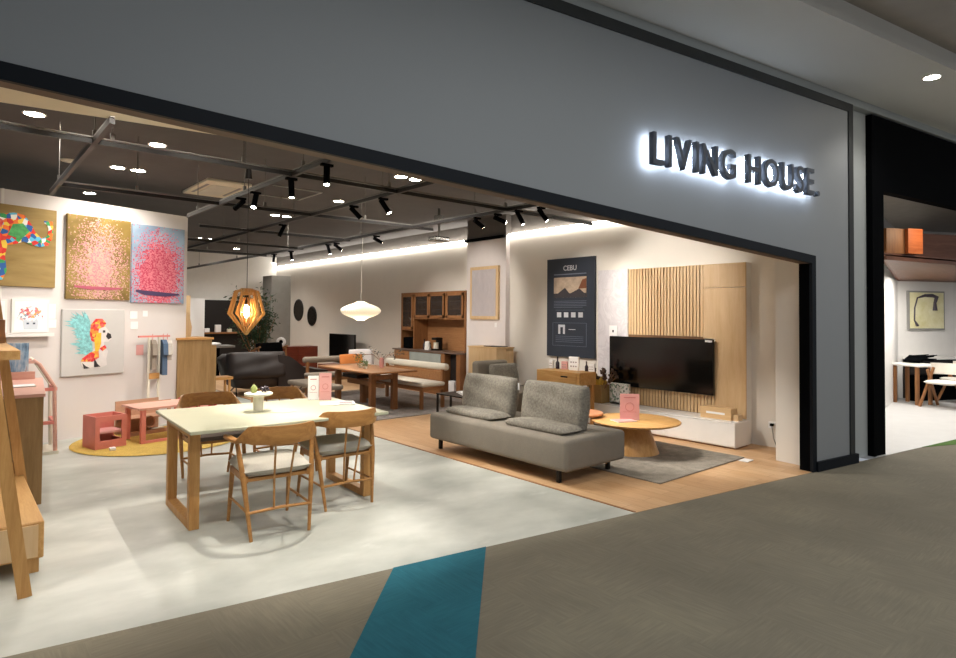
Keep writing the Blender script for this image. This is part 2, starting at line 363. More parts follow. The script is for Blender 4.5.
# walls of the showroom
struct(MB().box(7.6, 7.75, yA(7.6) + .45, 7.9, 0, 3.02).build('wall_right', 'wall'))
struct(MB().box(7.9, 8.05, 7.9, 25, 0, 3.08).build('wall_right', 'wall'))
struct(MB().box(7.5, 7.9, 7.9, 8.98, 0, 3.02).build('wall_column', plain('column_paint', '#DED6D4', .85, var=.02)))
struct(MB().box(7.63, 7.75, 2.85, 8.98, 3.06, 3.4).build('wall_upper', 'upper'))
struct(MB().box(7.94, 8.05, 8.98, 25, 3.105, 3.4).build('wall_upper', 'upper'))
struct(MB().box(7.5, 7.9, 7.9, 8.98, 3.02, 3.4).build('wall_upper', 'upper'))
ls = MB().box(7.555, 7.6, 3.2, 7.9, 3.025, 3.05).build('led_strip', 'led'); tag(ls, 'bright white light line above the television wall', 'light strip', 'cove light lines')
ls = MB().box(7.85, 7.9, 8.99, 25, 3.075, 3.1).build('led_strip', 'led'); tag(ls, 'long bright white light line above the kitchen cabinet and far wall', 'light strip', 'cove light lines')
PA = R(17.7); PO = (1.32, 9.16)
def pw(u, d=0, z=0): return (PO[0] + u * math.cos(PA) + d * math.sin(PA), PO[1] + u * math.sin(PA) - d * math.cos(PA), z)  # d = out of the wall towards the viewer
struct(MB().box(-9, 1.37, 0, .14, 0, 3.0).build('wall_left', 'artwall', loc=(PO[0], PO[1], 0), rotz=PA))
struct(MB().box(-.95, -.92, -.012, 0, 0, 3.0).build('trim_2', 'white', loc=(PO[0], PO[1], 0), rotz=PA))
struct(MB().box(-6.5, -6.4, 3.8, 10, 0, 3.4).build('wall_west', 'artwall'))
# far end: white bulkhead, dark opening
struct(MB().box(-3, 7.9, 19, 19.2, 1.99, 3.4).build('wall_back', 'white'))
struct(MB().box(-3, 5.1, 19, 19.2, 0, 1.99).build('wall_back', 'dark_in'))
struct(MB().box(6.95, 7.9, 19, 19.2, 0, 1.99).build('wall_back', 'white'))
struct(MB().box(-3, 7.9, 23, 23.1, 0, 3.4).build('wall_back_far', 'dark_in'))
struct(MB().box(7.3, 7.9, 17.9, 18.6, 0, 2.75).build('wall_pier', 'grey'))

# shop front
fa = MB()
fa.prism([(-11, hz(-11)), (0, hz(0)), (0, 0), (.745, 0), (.745, 3.93), (-11, 3.93)], 0, .1, 'xz')
struct(fa.build('wall_front', 'fascia', loc=FO, rotz=FA))
struct(MB().prism([(-11, 3.93), (.745, 3.93), (.745, 0), (1.24, 0), (1.24, 3.96), (12, 3.96), (12, 4.6), (-11, 4.6)], .1, .2, 'xz').prism([(-11, 3.931), (12, 3.961), (12, 4.6), (-11, 4.6)], .01, .1, 'xz').build('wall_front_upper', 'mallwall', loc=FO, rotz=FA))
struct(MB().prism([(-11, 3.2), (0, 2.9), (.1, 2.9), (.1, 0), (1.3, 0), (1.3, 4.5), (-11, 4.5)], .2, .5, 'xz').build('wall_front_inner', 'wall', loc=FO, rotz=FA))
t1 = MB()
t1.prism([(-11, hz(-11) - .085), (-.07, hz(-.07) - .085), (-.07, 0), (0, 0), (0, hz(0)), (-11, hz(-11))], -.012, .0, 'xz')
t1.prism([(-11, hz(-11) - .085), (-.07, hz(-.07) - .085), (-.07, 0), (0, 0), (0, hz(0)), (-11, hz(-11))], 0, .02, 'xz')
struct(t1.build('trim_3', 'navy', loc=FO, rotz=FA))
struct(MB().box(-.07, 0, .02, .13, 0, hz(-.07) - .08).build('trim_4', 'black', loc=FO, rotz=FA))
struct(MB().prism([(-11, hz(-11) - .085), (-.07, hz(-.07) - .085), (-.07, hz(-.07) - .02), (-11, hz(-11) - .02)], .02, .115, 'xz').build('trim_5', plain('brown_soffit', '#6E5C4E', .7), loc=FO, rotz=FA))
struct(MB().prism([(-11, hz(-11) - .0), (-.07, hz(-.07) - .0), (-.07, 2.86), (-11, 3.2)], .105, .2, 'xz').build('wall_front_back', 'wall', loc=FO, rotz=FA))
struct(MB().prism([(-11, 3.845), (.655, 3.845), (.655, .1), (.745, .1), (.745, 3.935), (-11, 3.935)], -.014, 0, 'xz').build('trim_6', 'darkstrip', loc=FO, rotz=FA))
struct(MB().box(-.01, .79, -.03, .0, 0, .1).box(.745, .79, 0, .1, 0, .1).build('baseboard_front', 'navy', loc=FO, rotz=FA))
# corridor ceiling
struct(MB().prism([fw(-11, .12)[:2], fw(14, .12)[:2], fw(14, -1.25)[:2], fw(-11, -.62)[:2]], 4.03, 4.2, 'xy').build('ceiling_corridor', 'mallceil'))
struct(MB().prism([fw(-11, -.62)[:2], fw(14, -1.25)[:2], fw(14, -8)[:2], fw(-11, -8)[:2]], 4.2, 4.3, 'xy').build('ceiling_corridor', plain('corridor_ceiling_dark', '#A8A29B', .9, var=.03)))
dl = thing('ceiling_downlight', 'lit corridor ceiling downlight above the neighbouring shop front', 'ceiling light', fw(.86, -.72, 4.03))
MB().lathe([(.07, -.006), (.085, -.006), (.085, 0), (.07, 0)], 24, ring=True).build('frame', 'white', dl); MB().lathe([(.001, -.004), (.068, -.004), (.068, 0), (.001, 0)], 24).build('diffuser', 'lamp_disc', dl)
light('lamp', 'SPOT', (0, 0, -.03), 18, (1, .95, .88), .05, angle=130, parent=dl)

# neighbouring showroom
struct(MB().prism([(1.24, 0), (1.5, 0), (1.5, 3.07), (11.5, 3.07), (11.5, 3.93), (1.24, 3.93)], .03, .14, 'xz').build('wall_neighbour_front', 'black', loc=FO, rotz=FA))
struct(MB().prism([(1.28, 0), (1.42, 0), (1.42, 4), (1.28, 4)], .15, 3.2, 'xz').build('wall_neighbour_side', 'white', loc=FO, rotz=FA))
NB = (14.29, 3.70, 0); NA = R(-26.8)
struct(MB().box(0, 9, 0, .12, 0, 3.5).build('wall_neighbour_back', 'white', loc=NB, rotz=NA))
struct(MB().prism([(14.29, 3.70), (8.1, 2.75), (8.1, 2.9), (14.29, 3.85)], 0, 3.5, 'xy').build('wall_neighbour_left', 'white'))
struct(MB().prism([fw(1.3, .13)[:2], fw(11.5, .13)[:2], (20, 3.4), (14.3, 5.2), (8.2, 4.5)], 3.36, 3.5, 'xy').build('ceiling_neighbour', plain('grey_concrete_ceiling', '#B5AFA6', .9)))
struct(MB().box(-.4, 9, -.03, 0, 3.33, 3.36).build('trim_7', 'black', loc=(8.6, 2.85, 0), rotz=FA))
sl = thing('slatted_ceiling', 'brown slatted timber ceiling raft in the neighbouring showroom', 'ceiling panel', (0, 0, 2.36))
A_, B_, C_, D_ = Vector((9.115, 2.504)), Vector((11.6, 1.85)), Vector((17.2, 2.1)), Vector((14.75, 3.78))
s_ = MB()
for k in range(38):
    p, q = A_.lerp(D_, k / 38), B_.lerp(C_, k / 38); s_.bar((p.x, p.y, 0), (q.x, q.y, 0), .07, .05)
s_.build('slats', 'slat_brown', sl); MB().prism([tuple(A_), tuple(B_), tuple(C_), tuple(D_)], .05, .07, 'xy').build('raft', 'slat_brown', sl)
ob = thing('timber_box', 'orange timber box above the slatted ceiling next door', 'ceiling box', (9.12, 2.52, 2.435), NA)
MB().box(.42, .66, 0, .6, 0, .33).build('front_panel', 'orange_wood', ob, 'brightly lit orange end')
MB().box(.12, .42, .05, .6, 0, .33).build('side_panel', 'brown_z', ob); MB().box(0, .12, .1, .6, 0, .33).build('dark_panel', 'slat_brown', ob)  # darker woods put the shade of the turned, recessed faces into colour
MB().box(.66, 2.4, .5, .6, 0, .36).build('back_panel', 'slat_brown', ob)
light('timber_lamp', 'AREA', (9.5, 1.95, 2.75), 1.2, (1, .75, .5), .2, aim=(9.55, 2.3, 2.6))
pf = thing('framed_picture', 'square cream picture with a dark looping brush stroke on the neighbour wall', 'picture', (NB[0] + .27 * math.cos(NA), NB[1] + .27 * math.sin(NA), 0), NA)
MB().box(-.05, .87, -.05, -.005, 1.36, 2.14).build('frame', 'grey', pf); MB().box(-.02, .84, -.056, -.05, 1.39, 2.11).build('canvas', 'ivory_art', pf)
MB().tube([(.12, -.06, 1.47), (.16, -.06, 1.44), (.08, -.06, 1.55), (.09, -.06, 1.8), (.16, -.06, 2.0), (.35, -.06, 2.05), (.55, -.06, 2.05), (.64, -.06, 2.02), (.6, -.06, 1.9), (.6, -.06, 1.75)], [.03, .03, .015, .015, .015, .03, .035, .045, .03, .05], 8).build('brush_stroke', plain('dark_stroke', '#4A424A', .6), pf)
for i, (x, y, e) in enumerate(((11.6, 2.6, 22), (13.2, 2.9, 22), (9.6, 2.5, 12))):
    light('neighbour_lamp', 'AREA', (x, y, 2.3), e, (1, .97, .92), .6, aim=(x, y + .25, 0))

# ------------------------------------------------------------------ shop sign
sign = thing('shop_sign', 'dark raised backlit letters reading LIVING HOUSE on the grey fascia', 'sign', fw(-2.505, -.08, 2.818), FA)
def text_mesh(ch, size, depth, bold=.0, sx=1):
    cu = bpy.data.curves.new('t', 'FONT'); cu.body = ch; cu.size = size; cu.extrude = depth; cu.offset = bold; cu.resolution_u = 3
    o = bpy.data.objects.new('t', cu); col.objects.link(o); bpy.context.view_layer.update()
    dg = bpy.context.evaluated_depsgraph_get(); me = bpy.data.meshes.new_from_object(o.evaluated_get(dg))
    bpy.data.objects.remove(o); bpy.data.curves.remove(cu)
    return me
xcur = 0.0; letters = []
for ch in 'LIVING HOUSE.':
    if ch == ' ': xcur += .13; continue
    me = text_mesh(ch, .36, .024, .004); meg = text_mesh(ch, .36, .003, -.008); xs = [v.co.x for v in me.vertices]; x0, x1 = min(xs), max(xs); kx = .86
    letters.append((ch, me, meg, xcur - x0 * kx, kx)); xcur += (x1 - x0) * kx + .052
tot = xcur - .052; kk = 2.42 / tot; zt = .257 / max(v.co.y for v in letters[0][1].vertices)
m_let = plain('charcoal_letters', '#4A4F58', .5, .1)
for ch, me, me2, ox, kx in letters:
    for mm, yo, sc_, mt, nm in ((me, 0, 1, m_let, 'letter'), (me2, .030, .96, M['halo'], 'letter_glow')):
        for v in mm.vertices:
            x, y, z = v.co
            if nm == 'letter_glow': z = z
            v.co = ((ox + x * kx) * kk, yo - z, y * zt * (1.0 if nm == 'letter' else .98) + (.0 if nm == 'letter' else .003))
        mm.materials.clear(); mm.materials.append(mt)
    o = bpy.data.objects.new('letter', me); col.objects.link(o); o.parent = sign
    g = bpy.data.objects.new('backlight', me2); col.objects.link(g); g.parent = o


# ------------------------------------------------------------------ ceiling equipment
def track(name, a, b, label, rods):
    t = thing(name, label, 'lighting track', (a[0], a[1], 2.8), 0, 'suspended lighting tracks')
    d = (b[0] - a[0], b[1] - a[1])
    MB().bar((0, 0, 0), (d[0], d[1], 0), .032, .036).build('rail', 'track', t)
    MB().bar((0, 0, .03), (d[0], d[1], .03), .028, .01).build('rail_cap', 'rod', t, 'pale metal top of the rail')
    for r in rods:
        x, y = d[0] * r, d[1] * r
        MB().cyl(x, y, .03, .59, .004, n=6).build('rod', 'rod', t); MB().box(x - .014, x + .014, y - .014, y + .014, .03, .08).build('clip', 'rod', t)
    return t
track('lighting_track', (-1.5, 5.09), (6.4, 5.09), 'nearest suspended track, running across above the dining table', (.18, .3, .42, .6, .8))
track('lighting_track', (.76, 7.0), (5.2, 7.0), 'second suspended cross track, behind the one over the dining table', (.15, .45, .75))
track('lighting_track', (.76, 4.46), (.76, 7.6), 'leftmost suspended track, running back towards the pictures', (.2, .8))
track('lighting_track', (2.25, 4.3), (2.25, 8.2), 'suspended track running back just right of the pendant lamp', (.15, .5, .9))
track('lighting_track', (3.34, 4.3), (3.34, 15), 'suspended track running back left of the hanging saucer lamp', (.1, .3, .55, .8))
track('lighting_track', (4.85, 4.3), (4.85, 18), 'rightmost suspended track running back along the plank floor', (.1, .3, .5, .7, .9))
for i, y in enumerate((8.95, 10.7, 12.45)):
    track('lighting_track', (2.6, y), (4.95 + .0 * i, y), ['short cross track behind the saucer lamp', 'short cross track in the middle of the far ceiling', 'farthest short cross track below the ceiling'][i], (.5,))

def spot(x, y, aim, label, power=60, lit=True, ang=50, soft=.03, L=.16):
    t = thing('track_spotlight', label, 'spotlight', (x, y, 2.775 if y > 4.4 else 2.825), 0, 'black track spotlights')
    base = Vector((0, 0, -.06)); d = (Vector(aim) - Vector((x, y, 2.7))).normalized()
    MB().box(-.05, .05, -.018, .018, -.02, 0).cyl(0, 0, -.06, -.02, .008, n=8).build('adapter', 'black', t)
    MB().tube([base - d * .05, base + d * (L - .05)], .026, 20).build('housing', 'black', t, smooth=40)
    e = base + d * (L - .048)
    MB().tube([e, e + d * .002], .022, 20).build('lens', 'lamp_disc' if lit else 'glassbox', t)
    light('lamp', 'SPOT', tuple(e + d * .02), power, (1, .94, .86), soft, aim=tuple(e + d), angle=ang, blend=.7, parent=t)
    return t
SP = 75
spot(2.25, 5.12, (2.4, 5.2, .75), 'lit track spotlight nearest the front of the second track', SP*1.4, soft=.012)
spot(2.25, 4.45, (2.0, 4.0, 0), 'track spotlight hanging vertically just under the fascia edge', SP*1.1)
spot(2.25, 5.95, (1.6, 5.2, .75), 'bright track spotlight near the ceiling cassette', SP*1.3, soft=.012)
spot(2.25, 6.35, (1.4, 9.3, 1.3), 'tilted track spotlight left of the bright one by the cassette', SP*1.0, False)
spot(3.34, 5.95, (5.0, 4.6, .5), 'track spotlight on the third track, the left one of a close pair', SP, False)
spot(3.34, 5.35, (4.6, 4.5, .4), 'lit track spotlight with pale lens on the third track', SP)
spot(3.34, 7.85, (2.4, 8.8, 0), 'small track spotlight in the middle of the third track', SP, False)
spot(4.85, 9.5, (5.4, 9.2, .7), 'left one of the twin spotlights behind the saucer lamp cord', SP)
spot(4.85, 9.2, (7.5, 10.0, 1.4), 'right one of the twin spotlights behind the saucer lamp cord', SP)
spot(4.85, 7.95, (7.5, 8.5, 1.9), 'spotlight aimed at the white relief picture on the column', SP*1.0)
spot(4.85, 11.0, (5.4, 11.5, .5), 'far spotlight above the bench with cushions', SP)
spot(4.85, 11.8, (4.6, 12.0, .5), 'farthest visible spotlight above the leather sofa', SP*.3)
spot(4.85, 5.62, (7.45, 5.9, 1.6), 'spotlight left of the poster, aimed at the grey poster', SP*1.3)
spot(4.85, 5.25, (7.45, 4.7, 1.9), 'spotlight aimed at the slatted television wall', SP*1.7)
spot(4.85, 4.9, (5.9, 4.2, .3), 'spotlight hanging over the round coffee table', SP*1.2)
spot(4.9, 4.6, (6.6, 3.6, 0), 'rightmost spotlight just below the fascia edge', SP*1.2)
def added_soffit_spot(x, y, aim, label, power, ang):  # added lamps hidden behind the header, lighting the pictures and front floor
    t = thing('added_soffit_spotlight', label, 'spotlight', (x, y, 2.83), 0, 'added unseen spotlights in the cream soffit')
    MB().lathe([(.045, -.006), (.06, -.006), (.06, 0), (.045, 0)], 20, ring=True).build('frame', 'white', t); MB().lathe([(.001, -.003), (.044, -.003), (.044, 0), (.001, 0)], 20).build('lens', 'lamp_disc', t)
    light('lamp', 'SPOT', (0, 0, -.02), power, (1, .94, .86), .02, aim=(aim[0] - x, aim[1] - y, aim[2] - 2.83), angle=ang, blend=.7, parent=t)
added_soffit_spot(-.1, 3.80, (.3, 9.2, 1.75), 'added unseen soffit spotlight aimed at the elephant painting', 38, 46)
added_soffit_spot(.75, 3.68, (1.45, 9.2, 1.75), 'added unseen soffit spotlight aimed at the gold painting', 38, 46)
added_soffit_spot(1.5, 3.56, (2.2, 9.2, 1.75), 'added unseen soffit spotlight aimed at the pink painting', 38, 46)
added_soffit_spot(1.1, 3.62, (1.0, 4.3, 0), 'added unseen soffit spotlight over the bare concrete left of the table', 55, 80)
added_soffit_spot(-.6, 3.9, (-.3, 4.8, 0), 'added unseen soffit spotlight over the ladder shelf', 50, 80)
added_soffit_spot(3.0, 3.32, (3.1, 4.0, 0), 'added unseen soffit spotlight over the bare concrete right of the table', 60, 80)


def downlight(x, y, label, power=45, glow=True):
    t = thing('ceiling_downlight', label, 'ceiling light', (x, y, 3.4), 0, 'round recessed ceiling downlights')
    MB().lathe([(.078, -.008), (.095, -.006), (.095, 0), (.078, 0)], 20, ring=True).build('frame', 'white', t)
    MB().lathe([(.001, -.006), (.077, -.006), (.077, 0), (.001, 0)], 20).build('diffuser', 'lamp_disc', t)
    light('lamp', 'SPOT', (0, 0, -.03), power, (1, .95, .89), .06, angle=140, blend=.6, parent=t)
DP = 52
downlight(.55, 6.88, 'large bright downlight at the upper left above the elephant painting', DP)
downlight(1.66, 7.23, 'bright downlight left of the ceiling cassette, nearest the front', DP)
downlight(1.55, 8.7, 'left one of the two downlights beyond the leftmost track', DP*.6)
downlight(1.78, 8.7, 'right one of the two downlights beyond the leftmost track', DP*.6)
downlight(1.57, 10.86, 'small downlight just above the gold painting wall', DP*.4)
downlight(4.45, 6.7, 'left one of the two downlights nearest the fascia edge', DP*.8)
downlight(4.68, 6.7, 'right one of the two downlights nearest the fascia edge', DP*.8)
downlight(4.68, 8.83, 'single downlight in front of the saucer lamp cord', DP)
downlight(4.48, 10.88, 'left one of the downlight pair in the middle of the ceiling', DP)
downlight(4.7, 10.88, 'right one of the downlight pair in the middle of the ceiling', DP)
downlight(4.7, 13.15, 'single small downlight beyond the middle pair', DP)
downlight(4.5, 15.45, 'left one of the farthest downlight pair', DP)
downlight(4.73, 15.45, 'right one of the farthest downlight pair', DP)
ac = thing('ceiling_cassette', 'square cream air conditioning cassette in the dark ceiling', 'air conditioner', (2.87, 9.1, 3.4))
MB().box(-.30, .30, -.58, .58, -.04, 0, .01).build('panel', 'cream', ac)
MB().box(-.16, .16, -.36, .36, -.055, -.04, .005).build('grille', 'stone_w', ac)
for s in (-1, 1):
    MB().box(s * .22 - .02, s * .22 + .02, -.36, .36, -.043, -.04).build('air_slot', 'grey', ac)
hf = MB()
for a, b in (((-.4, -.4), (.4, -.4)), ((.4, -.4), (.4, .4)), ((.4, .4), (-.4, .4)), ((-.4, .4), (-.4, -.4))): hf.bar((a[0], a[1], 0), (b[0], b[1], 0), .03, .012)
tag(hf.build('access_hatch', 'silver', loc=(3.75, 8.75, 3.392)), 'thin pale square hatch outline in the dark ceiling right of the cassette', 'ceiling hatch')
tag(MB().lathe([(.001, -.02), (.09, -.015), (.1, 0), (.001, 0)], 24).build('ceiling_speaker', 'stone_w', loc=(1.05, 8.7, 3.4)), 'flat round speaker in the ceiling above the paintings', 'speaker')
pj = thing('projector_bracket', 'dark ceiling bracket with silver canister near the light line', 'bracket', (6.3, 8.3, 3.4))
MB().cyl(0, 0, -.5, 0, .02).build('post', 'rod', pj); MB().cyl(0, 0, -.24, -.12, .09).build('canister', 'steel', pj); MB().box(-.16, .16, -.1, .1, -.56, -.48, .02).build('plate', 'steel', pj)
tag(MB().box(7.44, 7.5, 7.9, 9.0, 2.98, 3.03).build('curtain_rail', 'black'), 'short black rail below the ceiling beside the column', 'rail')

downlight(2.9, 17.2, 'added far left downlight before the white bulkhead', DP)  # this downlight and the next are added to brighten the far end
downlight(6.0, 17.2, 'added far right downlight before the far wall pier', DP)
# pendant lamps
pn = thing('pendant_lamp', 'faceted wooden slat pendant lamp glowing over the dining table', 'pendant lamp', (1.865, 5.09, 1.40))
for k in range(11):
    a = k / 11 * 2 * math.pi; ca, sa = math.cos(a), math.sin(a)
    f = MB(); pts = [(.010, 0.0), (.150, .175), (.098, .365), (.035, .385)]
    ipts = [(.010, .030), (.132, .178), (.085, .350), (.035, .365)]
    f.prism(pts + ipts[::-1], -.004, .004, 'xz', Matrix.Rotation(a, 4, 'Z'))
    f.prism([(.008, .07), (.088, .178), (.052, .30), (.03, .31), (.03, .295), (.045, .288), (.074, .18), (.008, .095)], -.004, .004, 'xz', Matrix.Rotation(a, 4, 'Z'))
    f.build('slat_frame', 'oak', pn)
MB().lathe([(.03, .33), (.05, .33), (.05, .385), (.03, .385)], 20).build('collar', 'oak', pn)
MB().cyl(0, 0, .25, .33, .018).build('lamp_holder', 'blackm', pn)
MB().lathe([(.001, .14), (.028, .155), (.036, .185), (.024, .225), (.014, .25), (.001, .25)], 20).build('bulb', 'bulb', pn, smooth=60)
MB().cyl(0, 0, .385, 1.385, .003, n=6).build('cord', 'blackm', pn)
MB().cyl(0, 0, 1.30, 1.385, .03, .02).build('canopy', 'blackm', pn)
light('lamp', 'POINT', (0, 0, .17), 50, (1, .75, .42), .03, parent=pn)
p2 = thing('pendant_lamp', 'white ribbed saucer lamp hanging before the far wall', 'pendant lamp', (5.32, 9.2, 1.48))
prof = [(.001, .0)] + [(.40 * math.sin(R(a)) ** 1.0, .165 - .165 * math.cos(R(a)) * (1 if a < 90 else 1)) for a in range(20, 161, 10)]
prof = [(.06, 0)] + [(.05 + (.29) * (1 - abs(1 - i / 7) ** 2.1), .02 + .29 * i / 14) for i in range(1, 14)] + [(.06, .325)]
MB().lathe(prof, 40).build('shade', 'shade', p2, smooth=60)
MB().tube([(0, 0, .325), (0, 0, .85), (-.47, -.85, 1.32)], .004, 6).build('cord', 'white', p2)
light('lamp', 'POINT', (0, 0, -.08), 6, (1, .88, .68), .1, parent=p2)

# ------------------------------------------------------------------ pictures on the left wall
def canvas_thing(name, u0, u1, z0, z1, label, mat, cat='painting', group=None, d=.04):
    c = pw((u0 + u1) / 2, .003, (z0 + z1) / 2)
    t = thing(name, label, cat, c, PA, group); w, h = (u1 - u0) / 2, (z1 - z0) / 2
    MB().box(-w, w, -d, 0, -h, h, .004, 1).build('canvas', mat, t)
    return t, w, h
def uof(x): return (x - PO[0]) / math.cos(PA)
el, w, h = canvas_thing('painting', uof(-.28), uof(.953), 1.875, 2.82, 'colourful patchwork elephant with raised trunk painted on a gold canvas', 'goldbg')
EP = [(-.66, .1), (-.6, .28), (-.4, .36), (-.1, .34), (.1, .36), (.2, .385), (.3, .37), (.37, .28), (.42, .18), (.47, .13), (.51, .12), (.55, .15), (.56, .24), (.54, .29), (.51, .30), (.51, .33), (.6, .33), (.61, .24), (.6, .12), (.56, .04), (.47, .01), (.38, .03), (.3, .06), (.22, .02), (.14, .0), (.12, -.12), (.14, -.3), (.1, -.40), (-.03, -.42), (-.06, -.2), (-.12, -.1), (-.4, -.12), (-.44, -.42), (-.6, -.42)]
MB().prism([(x, z) for x, z in EP], -.046, -.04, 'xz').build('elephant', 'patch', el)
MB().prism([(.14, .12), (.19, .25), (.29, .27), (.36, .18), (.27, .08)], -.049, -.046, 'xz').build('elephant_ear', plain('green_paint', '#4FA35C', .6, var=.3, scale=20), el)
MB().prism([(-.12, .32), (.0, .33), (.1, .28), (.06, .12), (-.08, .06), (-.16, .2)], -.048, -.046, 'xz').build('painted_cloth', 'feather_red', el)
ga, w, h = canvas_thing('painting', uof(1.068), uof(1.815), 1.745, 2.81, 'gold canvas with a cloud of pale pink flecks above a thin pink dish', 'goldart')
MB().prism([(-.3, -.36), (.27, -.37), (.29, -.385), (.1, -.405), (-.15, -.405), (-.3, -.38)], -.045, -.04, 'xz').build('dish', plain('pink_paint', '#B0566A', .6), ga)
pk, w, h = canvas_thing('painting', uof(1.836), uof(2.558), 1.718, 2.795, 'blue grey canvas with a dense cloud of deep pink flecks above a dark dish', 'pinkart')
MB().prism([(-.32, -.36), (.3, -.4), (.31, -.42), (.1, -.445), (-.2, -.43), (-.32, -.39)], -.045, -.04, 'xz').build('dish', plain('dark_dish_paint', '#4A3A5C', .6), pk)
dg, w, h = canvas_thing('painting', uof(1.037), uof(1.757), .78, 1.617, 'white canvas of a seated dog wearing a turquoise feather headdress', plain('off_white_canvas', '#C4C1BD', .7, var=.02))
rnd = random.Random(3); fe = MB()
for i in range(150):
    t_ = rnd.random(); bx, bz = -.05 + .04 * t_, .24 - t_ * .42
    ang = R(150 + rnd.uniform(-45, 38)); ln = rnd.uniform(.12, .27) * (1 - .35 * t_); tx, tz = bx - rnd.uniform(0, .1) + ln * math.cos(ang) * .9, bz + rnd.uniform(-.02, .08) + ln * math.sin(ang) * .8
    nx, nz = -math.sin(ang) * .018, math.cos(ang) * .018; mx, mz = bx * .4 + tx * .6, bz * .4 + tz * .6
    fe.prism([(bx, bz), (mx + nx, mz + nz), (tx, tz), (mx - nx, mz - nz)], -.043 - i * .00002, -.04, 'xz')
fe.build('feather_headdress', plain('turquoise_paint', '#86C4C6', .6, var=.35, scale=35), dg)
MB().prism([(-.06, .1), (-.05, .22), (.01, .3), (.09, .3), (.14, .24), (.12, .2), (.05, .17), (.04, .05), (.0, 0), (-.04, .02)], -.046, -.0425, 'xz').build('head_band', 'feather_red', dg)
MB().prism([(.05, .17), (.13, .2), (.16, .16), (.2, .1), (.21, .04), (.17, .0), (.12, .0), (.12, -.06), (.17, -.12), (.15, -.22), (.16, -.3), (.1, -.33), (-.02, -.32), (-.12, -.34), (-.16, -.27), (-.14, -.2), (-.05, -.14), (.02, -.06), (.04, .04)], -.044, -.0405, 'xz').build('dog', plain('dog_paint', '#D8D2CE', .6, var=.1), dg)
mk = plain('black_paint_mark', '#2A2628', .6)
for nm, pp in (('dog_nose', [(.16, .12), (.2, .1), (.21, .05), (.17, .03), (.14, .07)]), ('dog_eye', [(.1, .15), (.13, .15), (.13, .12), (.1, .12)]), ('dog_paw_shadow', [(-.14, -.26), (-.1, -.3), (-.05, -.33), (-.12, -.335)]), ('dog_paw_shadow', [(.0, -.2), (.04, -.28), (.08, -.32), (.0, -.32)])):
    MB().prism(pp, -.047, -.044, 'xz').build(nm, mk, dg)
MB().prism([(.02, .12), (.08, .12), (.08, -.02), (.05, -.12), (.01, -.12), (.0, 0)], -.048, -.045, 'xz').build('scarf', plain('yellow_paint', '#E6B93C', .6, var=.15, scale=20), dg)
MB().prism([(-.14, -.2), (-.05, -.13), (.05, -.1), (.06, -.2), (-.02, -.25), (-.16, -.24)], -.047, -.044, 'xz').prism([(.06, -.08), (.13, -.04), (.15, -.08), (.1, -.12)], -.047, -.044, 'xz').build('blanket', 'feather_red', dg)
for nm, x0, x1, lb in (('picture', .534, .9, 'small white framed picture of a cat crowned with pink flowers'), ('picture', .1, .49, 'small floral picture at the left edge of the wall, beside the cat picture')):
    c = pw((uof(x0) + uof(x1)) / 2, .003, 1.533); t = thing('framed_picture', lb, 'picture', c, PA)
    wd = (uof(x1) - uof(x0)) / 2
    MB().box(-wd, wd, -.03, 0, -.195, .195).build('frame', 'white', t); MB().box(-wd + .025, wd - .025, -.032, -.03, -.17, .17).build('print', 'paper', t)
    MB().prism([(.13 * math.cos(a / 16 * 6.28) * (1 + .15 * math.sin(a * 2.3)), .01 + .1 * math.sin(a / 16 * 6.28)) for a in range(16)], -.034, -.032, 'xz').build('flower_crown', 'floral', t)
    if x0 > .5:
        MB().prism([(-.07, -.16), (-.08, -.07), (-.06, -.03), (-.03, -.06), (.03, -.06), (.06, -.03), (.08, -.07), (.07, -.16)], -.036, -.034, 'xz').build('cat_face', plain('pale_blue_grey', '#C6CBD2', .6), t)
        MB().box(-.045, -.02, -.038, -.036, -.1, -.08).box(.02, .045, -.038, -.036, -.1, -.08).build('cat_eyes', plain('slate_eyes', '#39465A', .5), t)
sh_ = tag(MB().box(-1.0, -.42, -.13, -.004, 1.29, 1.33).build('wall_shelf', 'white', loc=(PO[0], PO[1], 0), rotz=PA), 'white ledge under the small floral pictures on the left wall', 'shelf')
for (u, z, w, h, lb) in ((uof(.93), 1.59, .05, .09, 'tall white price card right of the cat picture'), (uof(.945), 1.44, .045, .05, 'small white card below the tall card beside the cat picture'), (uof(1.89), 1.55, .05, .05, 'left white price card under the blue grey painting'), (uof(2.04), 1.57, .035, .04, 'right white price card under the blue grey painting'), (uof(1.9), 1.41, .05, .05, 'lower white price card beside the dog painting')):
    c = pw(u, .002, z); t = tag(MB().box(-w, w, -.006, 0, -h, h).build('price_card', 'paper', loc=c, rotz=PA), lb, 'card', 'price cards on the left wall')
cty = thing('painting', 'small blue city painting standing on the shelf cabinet by the wall', 'painting', (.52, 7.62, .905), R(0))
MB().box(-.09, .09, -.015, 0, 0, .36).build('canvas', 'cityart', cty)

